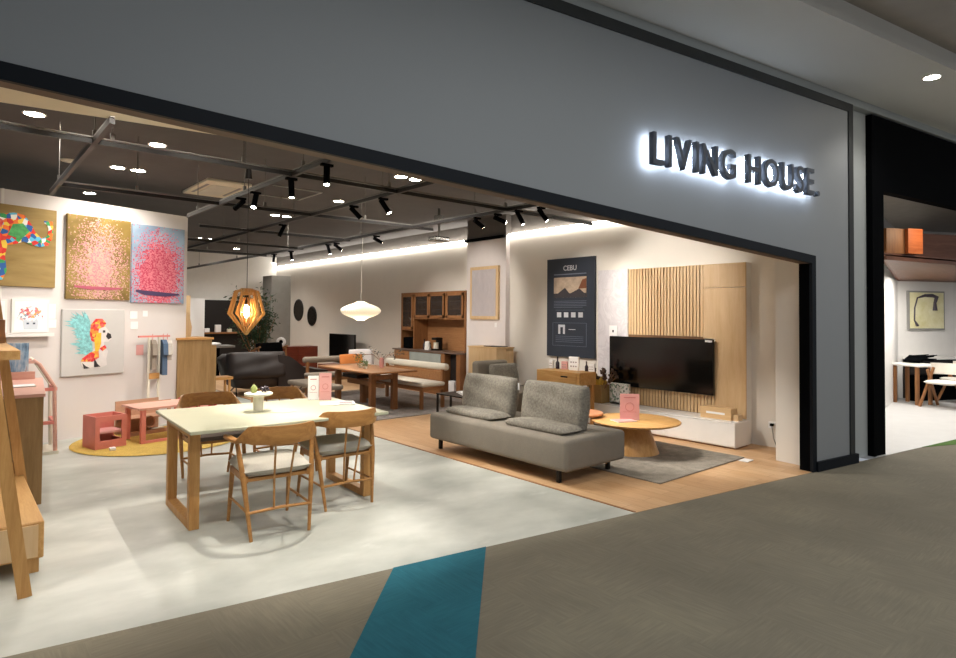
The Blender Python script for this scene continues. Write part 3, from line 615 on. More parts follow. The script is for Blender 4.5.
# ------------------------------------------------------------------ ladder shelf at the left edge
ld = thing('ladder_shelf', 'pale wooden ladder shelf with leaning uprights at the left edge', 'shelf', (0, 0, 0))
for yy, off in ((4.2, 0), (5.93, .14)):
    MB().bar((.345 + off, yy, 0), (.065 + off, yy, 2.05), .065, .03, up=(0, 1, 0)).build('upright', 'oak', ld)
MB().box(-.9, .3, 4.21, 5.4, 1.31, 1.36).build('shelf_board', 'oak_y', ld)
MB().box(-.9, .29, 5.3, 5.9, 1.36, 1.52).build('shelf_back', 'brown_z', ld)
lb = thing('low_cabinet', 'low pale wooden display cabinet with open tray top at the left edge', 'cabinet', (0, 0, 0))
MB().box(-1.1, .46, 4.53, 6.05, .09, .31, .006, 1).build('body', 'oak_y', lb)
MB().box(-1.08, .43, 4.515, 4.53, .105, .295).build('front_panel', 'pale', lb)
MB().box(-1.1, .46, 5.98, 6.05, .31, .40).build('rear_rim', 'oak_x', lb)
for x in (-.8, .38): MB().box(x, x + .06, 4.56, 4.62, 0, .09).build('leg', 'oak', lb); MB().box(x, x + .06, 5.9, 5.96, 0, .09).build('leg', 'oak', lb)
lc = thing('cabinet', 'upright wooden cabinet with flat pale top behind the ladder shelf', 'cabinet', (0, 0, 0))
MB().prism([(-.6, 6.15), (.60, 6.15), (.72, 7.65), (-.6, 7.65)], 0, .88, 'xy').build('body', 'partition', lc)
MB().prism([(-.62, 6.13), (.61, 6.13), (.735, 7.67), (-.62, 7.67)], .88, .905, 'xy').build('top', 'pink_l', lc)
MB().box(.05, .66, 7.55, 7.6, .905, .98).build('rear_rim', 'pink_l', lc)
tag(MB().box(.42, .6, 6.75, 6.95, .906, .915).build('paper_sheet', 'paper'), 'white sheet of paper lying on the wooden cabinet at left', 'paper')
tw = thing('step_tower', 'pink and cream childrens step tower against the left wall', 'step tower', (0.0, 0, 0))
for yy in (8.25, 8.66):
    MB().tube([(.70, yy, 1.05), (.76, yy, 1.0), (.90, yy, .75), (.92, yy, .02)], .02, 8).build('post', 'stone_w' if yy > 8.5 else 'pink_l', tw)
    MB().bar((.5, yy, 1.03), (.72, yy, 1.03), .04, .03).build('top_rail', 'pink_l', tw)
MB().box(.5, .95, 8.22, 8.7, 0, .035).build('base', 'stone_w', tw)
for z in (.35, .72): MB().bar((.91, 8.25, z), (.91, 8.66, z), .035).bar((.55, 8.25, z), (.91, 8.25, z), .035).build('rung', 'pink', tw, 'pink rung')
MB().bar((.5, 8.25, .02), (.5, 8.25, 1.03), .04).bar((.5, 8.66, .02), (.5, 8.66, 1.03), .04).build('rear_post', 'pink_l', tw)

# ------------------------------------------------------------------ childrens corner
tag(MB().lathe([(.001, 0.002), (.93, 0.002), (.95, .008), (.93, .014), (.001, .014)], 72).build('round_rug', 'jute', loc=(2.02, 8.37, 0)), 'round mustard jute rug under the childrens furniture', 'rug')
kc = thing('cube_chair', 'salmon pink childrens cube chair on the round rug', 'chair', (1.4, 8.3, .014), R(14))
MB().box(-.17, -.15, -.15, .15, 0, .37).build('side_panel', 'pink', kc)
MB().box(-.15, .17, .14, .16, .0, .37).build('back_panel', 'pink', kc)
f = MB(); f.box(-.17, .17, -.17, -.15, 0, .09).box(-.17, .17, -.17, -.15, .31, .37).box(-.17, .03 - .15, -.17, -.15, .09, .31).box(.12, .17, -.17, -.15, .09, .31); f.build('open_panel', 'pink', kc)
f = MB(); f.box(.15, .17, -.15, .15, 0, .08).box(.15, .17, -.15, .15, .31, .37); f.build('side_frame', 'pink', kc)
MB().box(-.15, .15, -.15, .14, .17, .19).build('seat', 'pink_c', kc)
kt = thing('childrens_table', 'pale pink childrens table with salmon legs on the round rug', 'table', (2.03, 8.42, .014), R(10))
MB().box(-.36, .36, -.26, .26, .40, .425).build('table_top', 'pink_l', kt)
for x, y in ((-.3, -.22), (.3, -.22), (-.3, .22), (.3, .22)): MB().box(x - .025, x + .025, y - .025, y + .025, 0, .40).build('leg', 'pink', kt)
MB().box(-.3, .3, -.24, -.21, 0, .03).build('stretcher', 'pink', kt)
kb = thing('cube_chair', 'wooden childrens chair with round side holes behind the pink table', 'chair', (1.94, 8.93, .014), R(16))
f = MB(); f.box(-.28, .28, -.17, -.15, .38, .42).box(-.28, -.24, -.17, -.15, 0, .38).box(.24, .28, -.17, -.15, 0, .38).box(-.24, .24, -.17, -.15, 0, .05)
f.build('front_frame', 'pinkbrown', kb); MB().box(-.28, .28, .13, .15, 0, .42).build('back_panel', 'pinkbrown', kb); MB().box(-.28, .28, -.15, .13, .2, .22).build('seat', 'pinkbrown', kb)
f = MB(); f.tube([(.07 * math.cos(a), -.16, .16 + .07 * math.sin(a)) for a in [k / 20 * 6.283 for k in range(20)]], .012, 6, True); f.build('ring', 'pinkbrown', kb)
tag(MB().box(-.03, .03, -.04, .04, 0, .03, .004).build('price_tag', 'paper', loc=(1.43, 7.98, .014)), 'tiny white tag on the floor before the pink cube chair', 'tag')
rb = thing('storage_box', 'red fabric box beside the childrens table', 'box', (2.62, 8.95, .0), R(16)); MB().box(-.2, .2, -.16, .16, 0, .42, .02).build('body', 'red_f', rb); MB().box(-.06, .06, -.163, -.16, .3, .33).build('handle', 'pink_c', rb)
hr = thing('clothes_rack', 'small childrens clothes rack with pink rail at the left wall', 'clothes rack', (2.12, 9.2, 0), PA)
for x in (-.07, .07): MB().bar((x * 1.0, 0, .0), (x, 0, 1.25), .028, .02).build('post', 'stone_w', hr)
MB().bar((-.22, 0, 1.26), (.22, 0, 1.26), .025).build('rail', 'pink', hr)
MB().box(-.09, .09, -.12, .12, 0, .03).build('base', 'stone_w', hr); MB().box(-.07, .07, -.02, .02, .68, .76).build('crossbar', 'oak_x', hr)
for kx, lbl, m_, wz in ((.13, 'small dark denim jacket hanging right on the childrens rack', 'denim', .5), (-.02, 'grey striped garment hanging in the middle of the childrens rack', 'bench_taupe', .42), (.19, 'pale shirt hanging at the right end of the childrens rack', 'cushgrey', .3)):
    c = (2.12 + kx * math.cos(PA), 9.2 + kx * math.sin(PA), 1.23); t = thing('hanging_garment', lbl, 'clothes', c, PA + R(70))
    g = MB(); n = 12
    pts = [(-.06, -.02), (-.16, -.07), (-.19, -.22), (-.14, -.23), (-.12, -.14), (-.13, -wz), (.13, -wz), (.12, -.14), (.14, -.23), (.19, -.22), (.16, -.07), (.06, -.02)]
    g.prism(pts, -.03, .03, 'xz'); g.build('cloth', m_, t)
    MB().tube([(0, 0, -.02), (0, 0, .02), (.02, 0, .05), (.0, 0, .06)], .004, 6).build('hanger', 'pink', t)
tag(MB().box(-.05, .05, -.004, 0, -.07, .07).build('price_card', 'pink_c', loc=pw(uof(1.98), .002, 1.07), rotz=PA), 'small pinkish card on the wall behind the clothes rack', 'card')

# wooden partition cabinet behind the dining chairs
pt = thing('partition_cabinet', 'tall brown wooden cabinet side standing at the end of the picture wall', 'cabinet', (2.5, 9.5, 0), R(6))
MB().box(0, .49, 0, .5, 0, 1.19).build('body', 'partition', pt); MB().box(-.02, .51, -.02, .52, 1.19, 1.22).build('top', 'oak_x', pt); MB().box(.49, .56, .0, .4, 0, 1.1).build('side_frame', 'partition', pt)
ps = thing('display_stand', 'pale wooden stool with small items right of the partition cabinet', 'stool', (3.2, 9.9, 0)); MB().box(-.18, .18, -.15, .15, .55, .59).build('seat', 'oak_x', ps)
for x in (-.14, .14):
    for y in (-.1, .1): MB().bar((x, y, 0), (x, y, .55), .03).build('leg', 'oak', ps)
vb = thing('wooden_sculpture', 'pale leaf shaped wooden board standing on the partition cabinet', 'decoration', (2.68, 9.75, 1.22))
MB().prism([(-.06, 0), (.06, 0), (.075, .15), (.04, .32), (.02, .38), (-.02, .3), (-.05, .16)], -.01, .01, 'xz').build('board', 'pale', vb)
sp_ = thing('small_plant', 'tiny pale green plant on the partition cabinet', 'plant', (2.6, 9.62, 1.22)); MB().cyl(0, 0, 0, .035, .025).build('pot', 'white', sp_)
g = MB()
for k in range(10):
    a = k * .63; g.prism([(0, 0), (.012, .02), (0, .05), (-.012, .02)], -.001, .001, 'xz', T(0, 0, .03, R(25), 0, a))
g.build('leaves', 'apple', sp_)

# ------------------------------------------------------------------ dining table and chairs
TA = R(-2.8); TC = (2.09, 5.07)
dt = thing('dining_table', 'dining table with cream top and oak loop legs at the front of the shop', 'table', (TC[0], TC[1], 0), TA)
MB().box(-.785, .785, -.6, .6, .725, .75, .004, 1).build('table_top', 'tabletop', dt)
for s in (-1, 1):
    x = s * .70
    f = MB(); f.box(x - .035, x + .035, -.39, -.32, 0, .725, .003, 1).box(x - .035, x + .035, .32, .39, 0, .725, .003, 1).box(x - .035, x + .035, -.32, .32, 0, .06, .003, 1).box(x - .035, x + .035, -.32, .32, .665, .725, .003, 1)
    f.build('leg', 'oak', dt)
MB().box(-.66, .66, -.03, .03, .66, .72).build('under_rail', 'oak_x', dt)
MB().box(-.6, -.1, .05, .3, .68, .724).build('drawer', 'brown', dt, 'dark under-top tray')

def chair_back():
    b = MB(); rings = []; n = 28
    for i in range(n + 1):
        t = -1 + 2 * i / n; at = abs(t)
        if at < .72:
            th = t / .72 * R(80); x = .275 * math.sin(th) / math.sin(R(80)); y = -.37 + .26 * (1 - math.cos(th)) 
        else:
            k = (at - .72) / .28; x = math.copysign(.275 + .015 * k, t); y = -.37 + .26 * (1 - math.cos(R(80))) + .27 * k
        hh = .135 if at < .48 else (.135 - .103 * min(1, (at - .48) / .22) ** .8 if at < .70 else .032)
        zt = .80 - (0 if at < .48 else .11 * min(1, (at - .48) / .24)); ww = .024 + .03 * max(0, min(1, (at - .55) / .25))
        if at > .97: ww *= .7
        rings.append((Vector((x, y, zt - hh / 2)), ww, hh))
    R0 = []
    for i, (p, ww, hh) in enumerate(rings):
        d = (rings[min(i + 1, n)][0] - rings[max(i - 1, 0)][0]); d.z = 0; d.normalize(); nx = Vector((d.y, -d.x, 0))
        m = 8; R0.append([b.bm.verts.new(p + nx * (ww / 2 * math.copysign(abs(math.cos(k / m * 6.283 + .39)) ** .6, math.cos(k / m * 6.283 + .39))) + Vector((0, 0, hh / 2 * math.copysign(abs(math.sin(k / m * 6.283 + .39)) ** .6, math.sin(k / m * 6.283 + .39))))) for k in range(m)])
    for a, c in zip(R0, R0[1:]):
        for k in range(8): b.bm.faces.new((a[k], a[(k + 1) % 8], c[(k + 1) % 8], c[k]))
    b.bm.faces.new(R0[0][::-1]); b.bm.faces.new(R0[-1]); return b
def make_chair(label, loc, rotz, seatmat='seat'):
    t = thing('dining_chair', label, 'chair', loc, rotz, 'armchairs around the dining table')
    chair_back().build('backrest', 'chair_wood', t, smooth=50)
    for s in (-1, 1):
        MB().tube([(s * .205, -.27, 0), (s * .245, -.20, .42), (s * .272, -.12, .675)], [.012, .02, .015], 8).build('leg', 'chair_wood', t, smooth=50)
        MB().tube([(s * .225, .27, 0), (s * .215, .2, .43)], [.012, .02], 8).build('leg', 'chair_wood', t, smooth=50)
        MB().tube([(s * .07, -.35, .69), (s * .055, -.28, .4), (s * .045, -.25, .2)], .008, 8).build('spindle', 'chair_wood', t)
        MB().bar((s * .225, -.2, .41), (s * .215, .2, .41), .025, .045).build('side_rail', 'chair_wood', t)
        MB().tube([(s * .222, -.24, .19), (s * .222, .24, .19)], .009, 8).build('side_stretcher', 'chair_wood', t)
    MB().bar((-.235, -.17, .405), (.235, -.17, .405), .05, .022).build('rear_rail', 'chair_wood', t)
    MB().bar((-.22, .2, .41), (.22, .2, .41), .045, .022).build('front_rail', 'chair_wood', t)
    MB().tube([(-.225, -.245, .19), (0, -.25, .2), (.225, -.245, .19)], .011, 8).build('rear_stretcher', 'chair_wood', t)
    MB().pillow(.50, .48, .10, T(0, .02, .465), .35).build('seat', seatmat, t, smooth=70)
    return t
ch = make_chair('wooden armchair with grey seat, back to the corridor, left of the two front ones', (1.83, 4.47, 0), R(-5))
dup(ch, (2.52, 4.75, 0), R(-3), 'wooden armchair with grey seat pulled in at the right front of the dining table')
ch3 = make_chair('pale backed armchair with dark seat on the far side, at the table left end', (1.9, 5.98, 0), R(180 - 4), 'seat_dark')
dup(ch3, (2.6, 5.98, 0), R(180 - 2), 'armchair on the far side of the dining table, mostly hidden behind the cake stand')

ck = thing('cake_stand', 'white marble pedestal stand in the middle of the dining table', 'cake stand', (2.0, 5.15, .751))
MB().lathe([(.001, 0), (.042, 0), (.042, .13), (.001, .13)], 32).build('pedestal', 'stone_w', ck, smooth=40)
MB().lathe([(.001, .13), (.10, .13), (.115, .137), (.115, .15), (.105, .155), (.001, .155)], 40).build('plate', 'stone_w', ck, smooth=40)
pe = thing('pear', 'pale green pear with white blossom on the marble stand', 'fruit', (1.96, 5.15, .907)); MB().lathe([(.001, 0), (.022, .004), (.03, .025), (.024, .045), (.012, .062), (.001, .07)], 20).build('flesh', 'apple', pe, smooth=60); MB().cyl(0, 0, .066, .082, .002).build('stem', 'brown_z', pe)
gr = MB(); rnd = random.Random(5)
for k in range(26):
    a, r, z = rnd.uniform(0, 6.28), rnd.uniform(0, .042), rnd.uniform(.012, .045); q = bmesh.new(); bmesh.ops.create_icosphere(q, subdivisions=1, radius=.011)
    for v in q.verts: v.co += Vector((r * math.cos(a), r * math.sin(a), z * (1 - r * 8)+.004))
    gr.join(q)
tag(gr.build('grape_bunch', 'plum', loc=(2.04, 5.14, .908), smooth=60), 'dark purple grape bunch on the marble stand', 'fruit')
tag(MB().lathe([(.001, 0), (.11, 0), (.11, .002), (.001, .002)], 32).build('table_sticker', plain('faint_grey_print', '#B9B6A6', .5), loc=(2.16, 5.02, .7505)), 'round faint grey sticker on the cream table top', 'sticker')
def sign_card(name, loc, rz, w, h, label, m='pink_c', back=True):
    t = thing(name, label, 'card', loc, rz)
    MB().box(-w / 2, w / 2, -.004, .004, 0, h).build('card', m, t)
    MB().box(-w * .3, w * .3, -.0055, -.004, h * .84, h * .87).box(-w * .35, w * .35, -.0055, -.004, h * .3, h * .31).build('printed_lines', plain('salmon_print', '#B8676A', .6), t)
    f = MB(); f.tube([(w * .22 * math.cos(k / 20 * 6.283), -.005, h * .5 + w * .22 * math.sin(k / 20 * 6.283)) for k in range(20)], .002, 4, True); f.build('printed_ring', plain('salmon_ring', '#B8676A', .6), t)
    MB().box(-w / 2, w / 2, -.03, .03, -.0, .004).build('foot', 'clear', t)
    return t
sign_card('price_stand', (2.75, 5.41, .751), R(-30), .115, .26, 'upright pink price card on the cream dining table')
sign_card('price_stand', (2.67, 5.50, .751), R(-30), .10, .23, 'narrow whitish card behind the pink card on the dining table', 'paper')
br = thing('brochure', 'open white brochure at the right end of the dining table', 'brochure', (2.72, 5.12, .751), R(-25))
MB().prism([(-.15, -.1), (0, -.1), (0, .1), (-.15, .1)], 0, .006, 'xy').build('left_page', 'paper', br); MB().prism([(0, -.1), (.16, -.1), (.16, .1), (0, .1)], 0, .009, 'xy').build('right_page', 'paper', br)
MB().box(.02, .14, -.08, .06, .009, .0095).build('printed_block', 'print', br)
# ------------------------------------------------------------------ living area
tag(MB().box(5.07, 6.76, 3.22, 6.4, .003, .014, .004, 1).build('rug', 'rug'), 'grey shaggy rug under the round coffee table', 'rug')
sf = thing('sofa', 'taupe fabric sofa base with two standing grey back cushions facing the television', 'sofa', (0, 0, 0))
def sofa_body(x0, x1, y0, y1, z0, z1, bev):
    b = MB(); b.box(x0, x1, y0, y1, z0, z1, bev, 5); return b
sofa_body(4.29, 5.21, 3.70, 5.82, .13, .43, .045).build('base', 'sofa', sf, smooth=60)
for x, y in ((4.385, 3.87), (5.13, 3.87), (4.41, 5.74), (5.13, 5.74)): MB().box(x - .018, x + .018, y - .018, y + .018, .0035, .15).build('leg', 'blackm', sf)
def sofa_cushion(yc, w, parent, seed):
    h = .47; b = MB()
    b.pillow(w, h, .17, T(4.83, yc, .645, 0, 0, 0) @ Matrix.Rotation(R(90), 4, 'Z') @ Matrix.Rotation(R(90 + 8), 4, 'X'), .3, 26, .007, seed)
    b.build('back_cushion', 'sofa_rough', parent, smooth=80)
    MB().pillow(w * .95, .32, .09, T(4.59, yc - .05, .458, 0, 0, R(90)), .35, 18, .004, seed + 3).build('cushion_flap', 'sofa_rough', parent, smooth=80)
sofa_cushion(4.33, .90, sf, 1); sofa_cushion(5.35, .90, sf, 2)
MB().box(4.86, 4.865, 4.89, 4.93, .74, .82).build('care_label', 'paper', sf)
s2 = thing('sofa', 'dark grey armless sofa section with pillow, behind the main sofa', 'sofa', (0, 0, 0))
MB().box(6.45, 7.3, 6.55, 7.62, .12, .42, .04, 4).build('base', 'sofa', s2, smooth=60)
MB().box(6.5, 7.2, 7.5, 7.66, .35, .83, .05, 4).build('backrest', 'sofa', s2, smooth=60)
MB().pillow(.62, .38, .16, T(6.98, 7.38, .6, R(78)), .4, 14, .004, 5).build('back_cushion', 'sofa_rough', s2, smooth=80)
for x, y in ((6.55, 6.65), (7.2, 6.65), (6.55, 7.5), (7.2, 7.5)): MB().box(x - .02, x + .02, y - .02, y + .02, .003, .13).build('leg', 'blackm', s2)
ct = thing('coffee_table', 'round oak coffee table with tapering pedestal on the grey rug', 'table', (6.05, 4.17, 0))
MB().lathe([(.001, .345), (.46, .345), (.505, .362), (.51, .372), (.50, .38), (.001, .38)], 64).build('table_top', 'oak_y', ct, smooth=40)
MB().lathe([(.001, .014), (.30, .014), (.235, .19), (.17, .35), (.001, .35)], 48, (-.03, .02, 0)).build('pedestal', 'oak', ct, smooth=40)
ct2 = thing('coffee_table', 'second lower round wooden table edge behind the sofa cushion', 'table', (5.75, 4.75, 0))
MB().lathe([(.001, .40), (.27, .40), (.28, .42), (.27, .43), (.001, .43)], 48).build('table_top', plain('reddish_wood_top', '#C98A62', .4), ct2, smooth=40); MB().cyl(0, 0, .014, .40, .05).build('pedestal', 'oak', ct2)
sign_card('price_stand', (5.98, 4.2, .381), R(-45), .22, .30, 'large pink price card standing on the round coffee table')
mg = thing('magazine', 'pale magazine lying in front of the pink card on the coffee table', 'magazine', (5.86, 4.2, .381), R(-20)); MB().box(-.12, .12, -.09, .09, 0, .008).build('pages', 'paper', mg); MB().box(-.12, .12, -.09, .09, .008, .01).build('cover', 'pink_c', mg)

# television wall
tu = thing('television_wall', 'television wall with marble, timber slats and plain wood panels', 'wall panel', (0, 0, 0))
MB().box(7.47, 7.6, 3.53, 5.80, 0.003, 2.265).build('backing', 'white', tu)
MB().box(7.445, 7.47, 5.265, 5.80, .02, 1.98).box(7.445, 7.47, 5.265, 5.80, 1.985, 2.275).build('marble_panel', 'marble', tu)
f = MB()
for k in range(24):
    y = 4.098 + k * .0487; f.box(7.45, 7.47, y, y + .036, 1.32, 2.265)
f.build('slat_panel', 'pale', tu)
f = MB()
for k in range(27):
    y = 3.94 + k * .0487; f.box(7.45, 7.47, y, y + .036, .325, 1.27)
f.build('slat_panel', 'pale', tu)
MB().box(7.463, 7.471, 4.09, 5.265, .03, 2.26).build('slat_backing', plain('brown_backing', '#7A5638', .7), tu)
MB().box(7.445, 7.47, 3.53, 3.93, .02, 1.3).box(7.445, 7.47, 3.53, 4.09, 1.3, 1.955).box(7.445, 7.47, 3.53, 4.09, 1.96, 2.265).build('wood_panel', 'pale', tu)
tv = thing('television', 'large black flat television on the slatted wall', 'television', (7.42, 4.73, .93))
MB().box(-.04, 0, -.81, .81, -.355, .36, .004, 1).build('screen', 'tvblack', tv); MB().box(0, .03, -.3, .3, -.2, .2).build('wall_mount', 'blackm', tv)
MB().box(-.043, -.04, -.80, -.70, .325, .352).build('sticker', 'paper', tv)
mc = thing('media_console', 'long low white media console under the television', 'cabinet', (0, 0, 0))
MB().box(7.08, 7.445, 3.48, 5.78, .02, .31, .004, 1).build('body', 'white', mc)
for a, b in ((3.485, 4.4), (4.405, 5.77)): MB().box(7.068, 7.08, a, b, .035, .295).build('door', 'white', mc)
MB().box(7.11, 7.44, 3.51, 5.75, .003, .02).build('plinth', 'brown_z', mc)
MB().box(7.07, 7.445, 3.48, 5.78, .31, .322).build('top', plain('gloss_white', '#F2F0EE', .2), mc)
tb = thing('tissue_box', 'wooden box with white slot on the right end of the console', 'box', (7.25, 3.78, .323))
MB().box(-.08, .08, -.2, .2, 0, .14, .003, 1).build('body', 'pale_y', tb); MB().box(-.083, -.08, -.12, .12, .06, .085).build('slot', 'paper', tb)
tag(MB().box(-.06, .06, -.045, .045, 0, .07).build('small_box', 'pale', loc=(7.27, 3.56, .323)), 'small wooden cube behind the tissue box on the console', 'box')
bg = thing('paper_bag', 'kraft paper bag with yellow cloth on the far end of the console', 'bag', (7.22, 5.62, .323))
MB().box(-.1, .1, -.13, .13, 0, .26).build('bag', 'kraft', bg); MB().pillow(.18, .22, .14, T(0, 0, .3), .6, 10, .01, 4).build('cloth', 'yellow', bg, smooth=80)
fp = thing('printed_box', 'white box with green botanical print left of the pink card', 'box', (7.27, 5.27, .323), R(0)); MB().box(-.02, .02, -.16, .16, 0, .30).build('board', 'botan', fp); MB().box(-.02, .06, -.14, .14, -.0, .03).build('foot', 'white', fp)
df = thing('dried_flowers', 'dark dried flower branch lying above the paper bag', 'flowers', (7.2, 5.5, .62)); rnd = random.Random(9)
g = MB(); l_ = MB()
for k in range(16):
    a = rnd.uniform(-.9, .9); e = (rnd.uniform(-.08, .08), .22 * math.sin(a * 1.6), .04 + .16 * rnd.random()); g.tube([(0, 0, -.1), e], .003, 5)
    for j in range(3):
        q = bmesh.new(); bmesh.ops.create_icosphere(q, subdivisions=1, radius=.012)
        for v in q.verts: v.co += Vector(e) + Vector((rnd.uniform(-.03, .03), rnd.uniform(-.03, .03), rnd.uniform(-.03, .03)))
        l_.join(q)
g.build('stems', 'brown_z', df); l_.build('flower_heads', plain('dried_brown', '#4A3628', .8, var=.3, scale=40), df)
po = thing('poster', 'tall slate grey poster headed CEBU on the right wall', 'poster', (7.575, 6.45, 1.72), R(-90))
MB().box(-.495, .495, -.025, .02, -.80, .80).build('board', 'poster', po)
def ptext(s, size, x, z, m, parent, name='lettering', y=-.027):
    me = text_mesh(s, size, .0008, .0015); xs = [v.co.x for v in me.vertices]; c = (min(xs) + max(xs)) / 2
    for v in me.vertices: a, b, d = v.co; v.co = (x + a - c, y - d, z + b)
    me.materials.clear(); me.materials.append(M[m]); o = bpy.data.objects.new(name, me); col.objects.link(o); o.parent = parent; return o
ptext('CEBU', .115, 0, .60, 'poster_w', po, 'heading')
MB().box(-.34, .34, -.029, -.026, .53, .548).build('subtitle_line', 'poster_line', po)
ph = MB().box(-.34, .34, -.029, -.025, .16, .49).build('photo_print', plain('interior_photo', '#B3A08C', .6, var=.3, scale=8), po)
MB().box(-.34, .34, -.031, -.029, .16, .23).prism([(-.3, .2), (-.1, .32), (0, .22), (.2, .3), (.34, .2), (.34, .16), (-.34, .16)], -.032, -.029, 'xz').build('photo_furniture', plain('dark_photo_area', '#3E3A3E', .6), ph)
MB().prism([(.18, .3), (.26, .44), (.34, .46), (.34, .3)], -.032, -.029, 'xz').build('photo_screen', plain('brown_photo_area', '#7A4A30', .6), ph)
f = MB()
for z in (.10, .075, .05, .025, 0.0): f.box(-.34, .34 - .08 * (z == 0), -.028, -.025, z, z + .006)
f.box(-.3, .3, -.028, -.025, -.045, -.041); f.build('text_lines', 'poster_line', po)
for k in range(4): MB().box(-.27 + .15 * k, -.18 + .15 * k, -.029, -.025, -.16, -.08).build('material_swatch', 'poster_w', po)
f = MB()
for a, b in (((-.36, -.25), (.34, -.25)), ((.34, -.25), (.34, -.62)), ((.34, -.62), (-.36, -.62)), ((-.36, -.62), (-.36, -.25))): f.bar((a[0], -.027, a[1]), (b[0], -.027, b[1]), .004, .004)
for k in range(4): f.box(-.3, .28, -.028, -.025, -.56 + k * .03, -.555 + k * .03)
f.build('text_frame', 'poster_line', po)
f = MB(); f.box(-.24, -.1, -.029, -.025, -.32, -.28).box(-.24, -.2, -.029, -.025, -.43, -.32).box(-.14, -.1, -.029, -.025, -.43, -.32).box(-.02, .12, -.029, -.025, -.36, -.35); f.build('pictogram', 'poster_w', po)
th = thing('wall_switch', 'small white framed sign with black mark on the marble panel', 'sign', (7.44, 5.51, 1.36), R(-90))
MB().box(-.07, .07, -.012, 0, -.085, .085).build('plate', 'paper', th); MB().box(-.012, .012, -.014, -.012, -.015, .02).build('mark', 'black', th)
cs = thing('console_table', 'wooden console table with one drawer under the grey poster', 'console table', (0, 0, 0))
MB().box(6.68, 7.05, 5.52, 6.35, .60, .78, .006, 1).build('body', 'oak_y', cs); dr = MB().box(6.673, 6.682, 5.58, 6.02, .63, .755).build('drawer', 'oak_y', cs); MB().box(6.662, 6.673, 5.74, 5.86, .70, .72).build('handle', 'blackm', dr)
for x, y in ((6.71, 5.57), (7.02, 5.57), (6.71, 6.3), (7.02, 6.3)): MB().bar((x, y, .003), (x, y, .60), .04).build('leg', 'oak', cs)
def bottle(x, y, z, h, r, label, m='plum'):
    t = thing('bottle', label, 'bottle', (x, y, z)); MB().lathe([(.001, 0), (r, 0), (r, h * .55), (r * .4, h * .7), (r * .4, h), (.001, h)], 20).build('glass', m, t, smooth=40); MB().cyl(0, 0, h, h + .015, r * .45).build('cap', 'blackm', t)
bottle(6.98, 6.2, .781, .17, .03, 'dark bottle at the left end of the console table under the poster')
bottle(7.0, 5.66, .781, .13, .025, 'short dark bottle right of the card on the console table')
for (x, y, w, h, m, lb) in ((6.95, 6.3, .07, .13, 'paper', 'white product box left of the dark bottle on the console table'), (6.98, 6.06, .1, .12, 'pink_c', 'pinkish product box right of the dark bottle on the console table'), (6.96, 5.86, .16, .2, 'paper', 'white card with small product prints on the console table'), (7.02, 5.58, .09, .11, 'paper', 'small white box at the right end of the console table')):
    t = thing('product_box', lb, 'box', (x, y, .781), R(-82)); MB().box(-w / 2, w / 2, -.01, .02, 0, h).build('card', m, t); f = MB()
    for k in range(3):
        f.box(-w * .36 + k * w * .26, -w * .2 + k * w * .26, -.0115, -.01, h * .25, h * .35).box(-w * .36 + k * w * .26, -w * .2 + k * w * .26, -.0115, -.01, h * .55, h * .65)
    f.build('printed_marks', 'print', t)
# wall outlet, cable and rail beside the shop front
ou = thing('power_outlet', 'white wall outlet with black plug right of the television wall', 'outlet', (7.6, 3.27, .27), R(-90)); MB().box(-.05, .05, -.008, 0, -.04, .04).build('plate', 'paper', ou); MB().box(-.02, .02, -.04, -.008, -.01, .02).build('plug', 'black', ou)
tag(MB().tube([(7.575, 3.27, .26), (7.55, 3.24, .12), (7.54, 3.2, .03), (7.5, 3.14, .012), (7.45, 3.06, .012)], .006, 8).build('power_cable', 'grey'), 'grey cable hanging from the wall outlet to the floor', 'cable')
tag(MB().box(7.42, 7.47, 3.0, 3.16, .004, .03, .005).build('power_strip', 'black'), 'black power strip on the floor below the outlet', 'power strip')
tag(MB().box(-.015, .015, -.03, 0, 0, 1.06).build('corner_guard', 'white', loc=(7.4, 2.88, 0.003), rotz=R(-9)), 'white vertical corner strip beside the shop front jamb', 'corner guard')
tag(MB().box(6.57, 6.72, 3.1, 3.2, .004, .01).build('floor_card', 'paper'), 'small white card lying on the plank floor by the rug corner', 'card')

# column picture, pale cabinet
cpx = thing('framed_picture', 'white relief picture in a pale wooden frame on the column', 'picture', (7.5, 8.44, 2.0), R(-90))
MB().box(-.39, .39, -.05, 0, -.49, .49).build('frame', 'pale', cpx); MB().box(-.33, .33, -.055, -.05, -.43, .43).build('relief_panel', 'relief', cpx)
tag(MB().box(-.03, .03, -.006, 0, -.04, .04).build('price_card', 'paper', loc=(7.498, 8.15, 1.41), rotz=R(-90)), 'small white card below the relief picture', 'card')
pc = thing('cabinet', 'pale wood cabinet with chamfered end in front of the column', 'cabinet', (0, 0, 0))
MB().prism([(7.15, 7.75), (7.3, 7.68), (7.49, 7.68), (7.49, 8.5), (7.15, 8.5)], .003, 1.01, 'xy').build('body', 'pale', pc); MB().prism([(7.14, 7.74), (7.3, 7.66), (7.495, 7.66), (7.495, 8.52), (7.14, 8.52)], 1.01, 1.03, 'xy').build('top', 'pale_y', pc)
tag(MB().box(7.2, 7.42, 7.75, 8.15, 1.031, 1.045, .004, 1).build('tray', 'blackm'), 'thin dark tray on the pale cabinet by the column', 'tray')

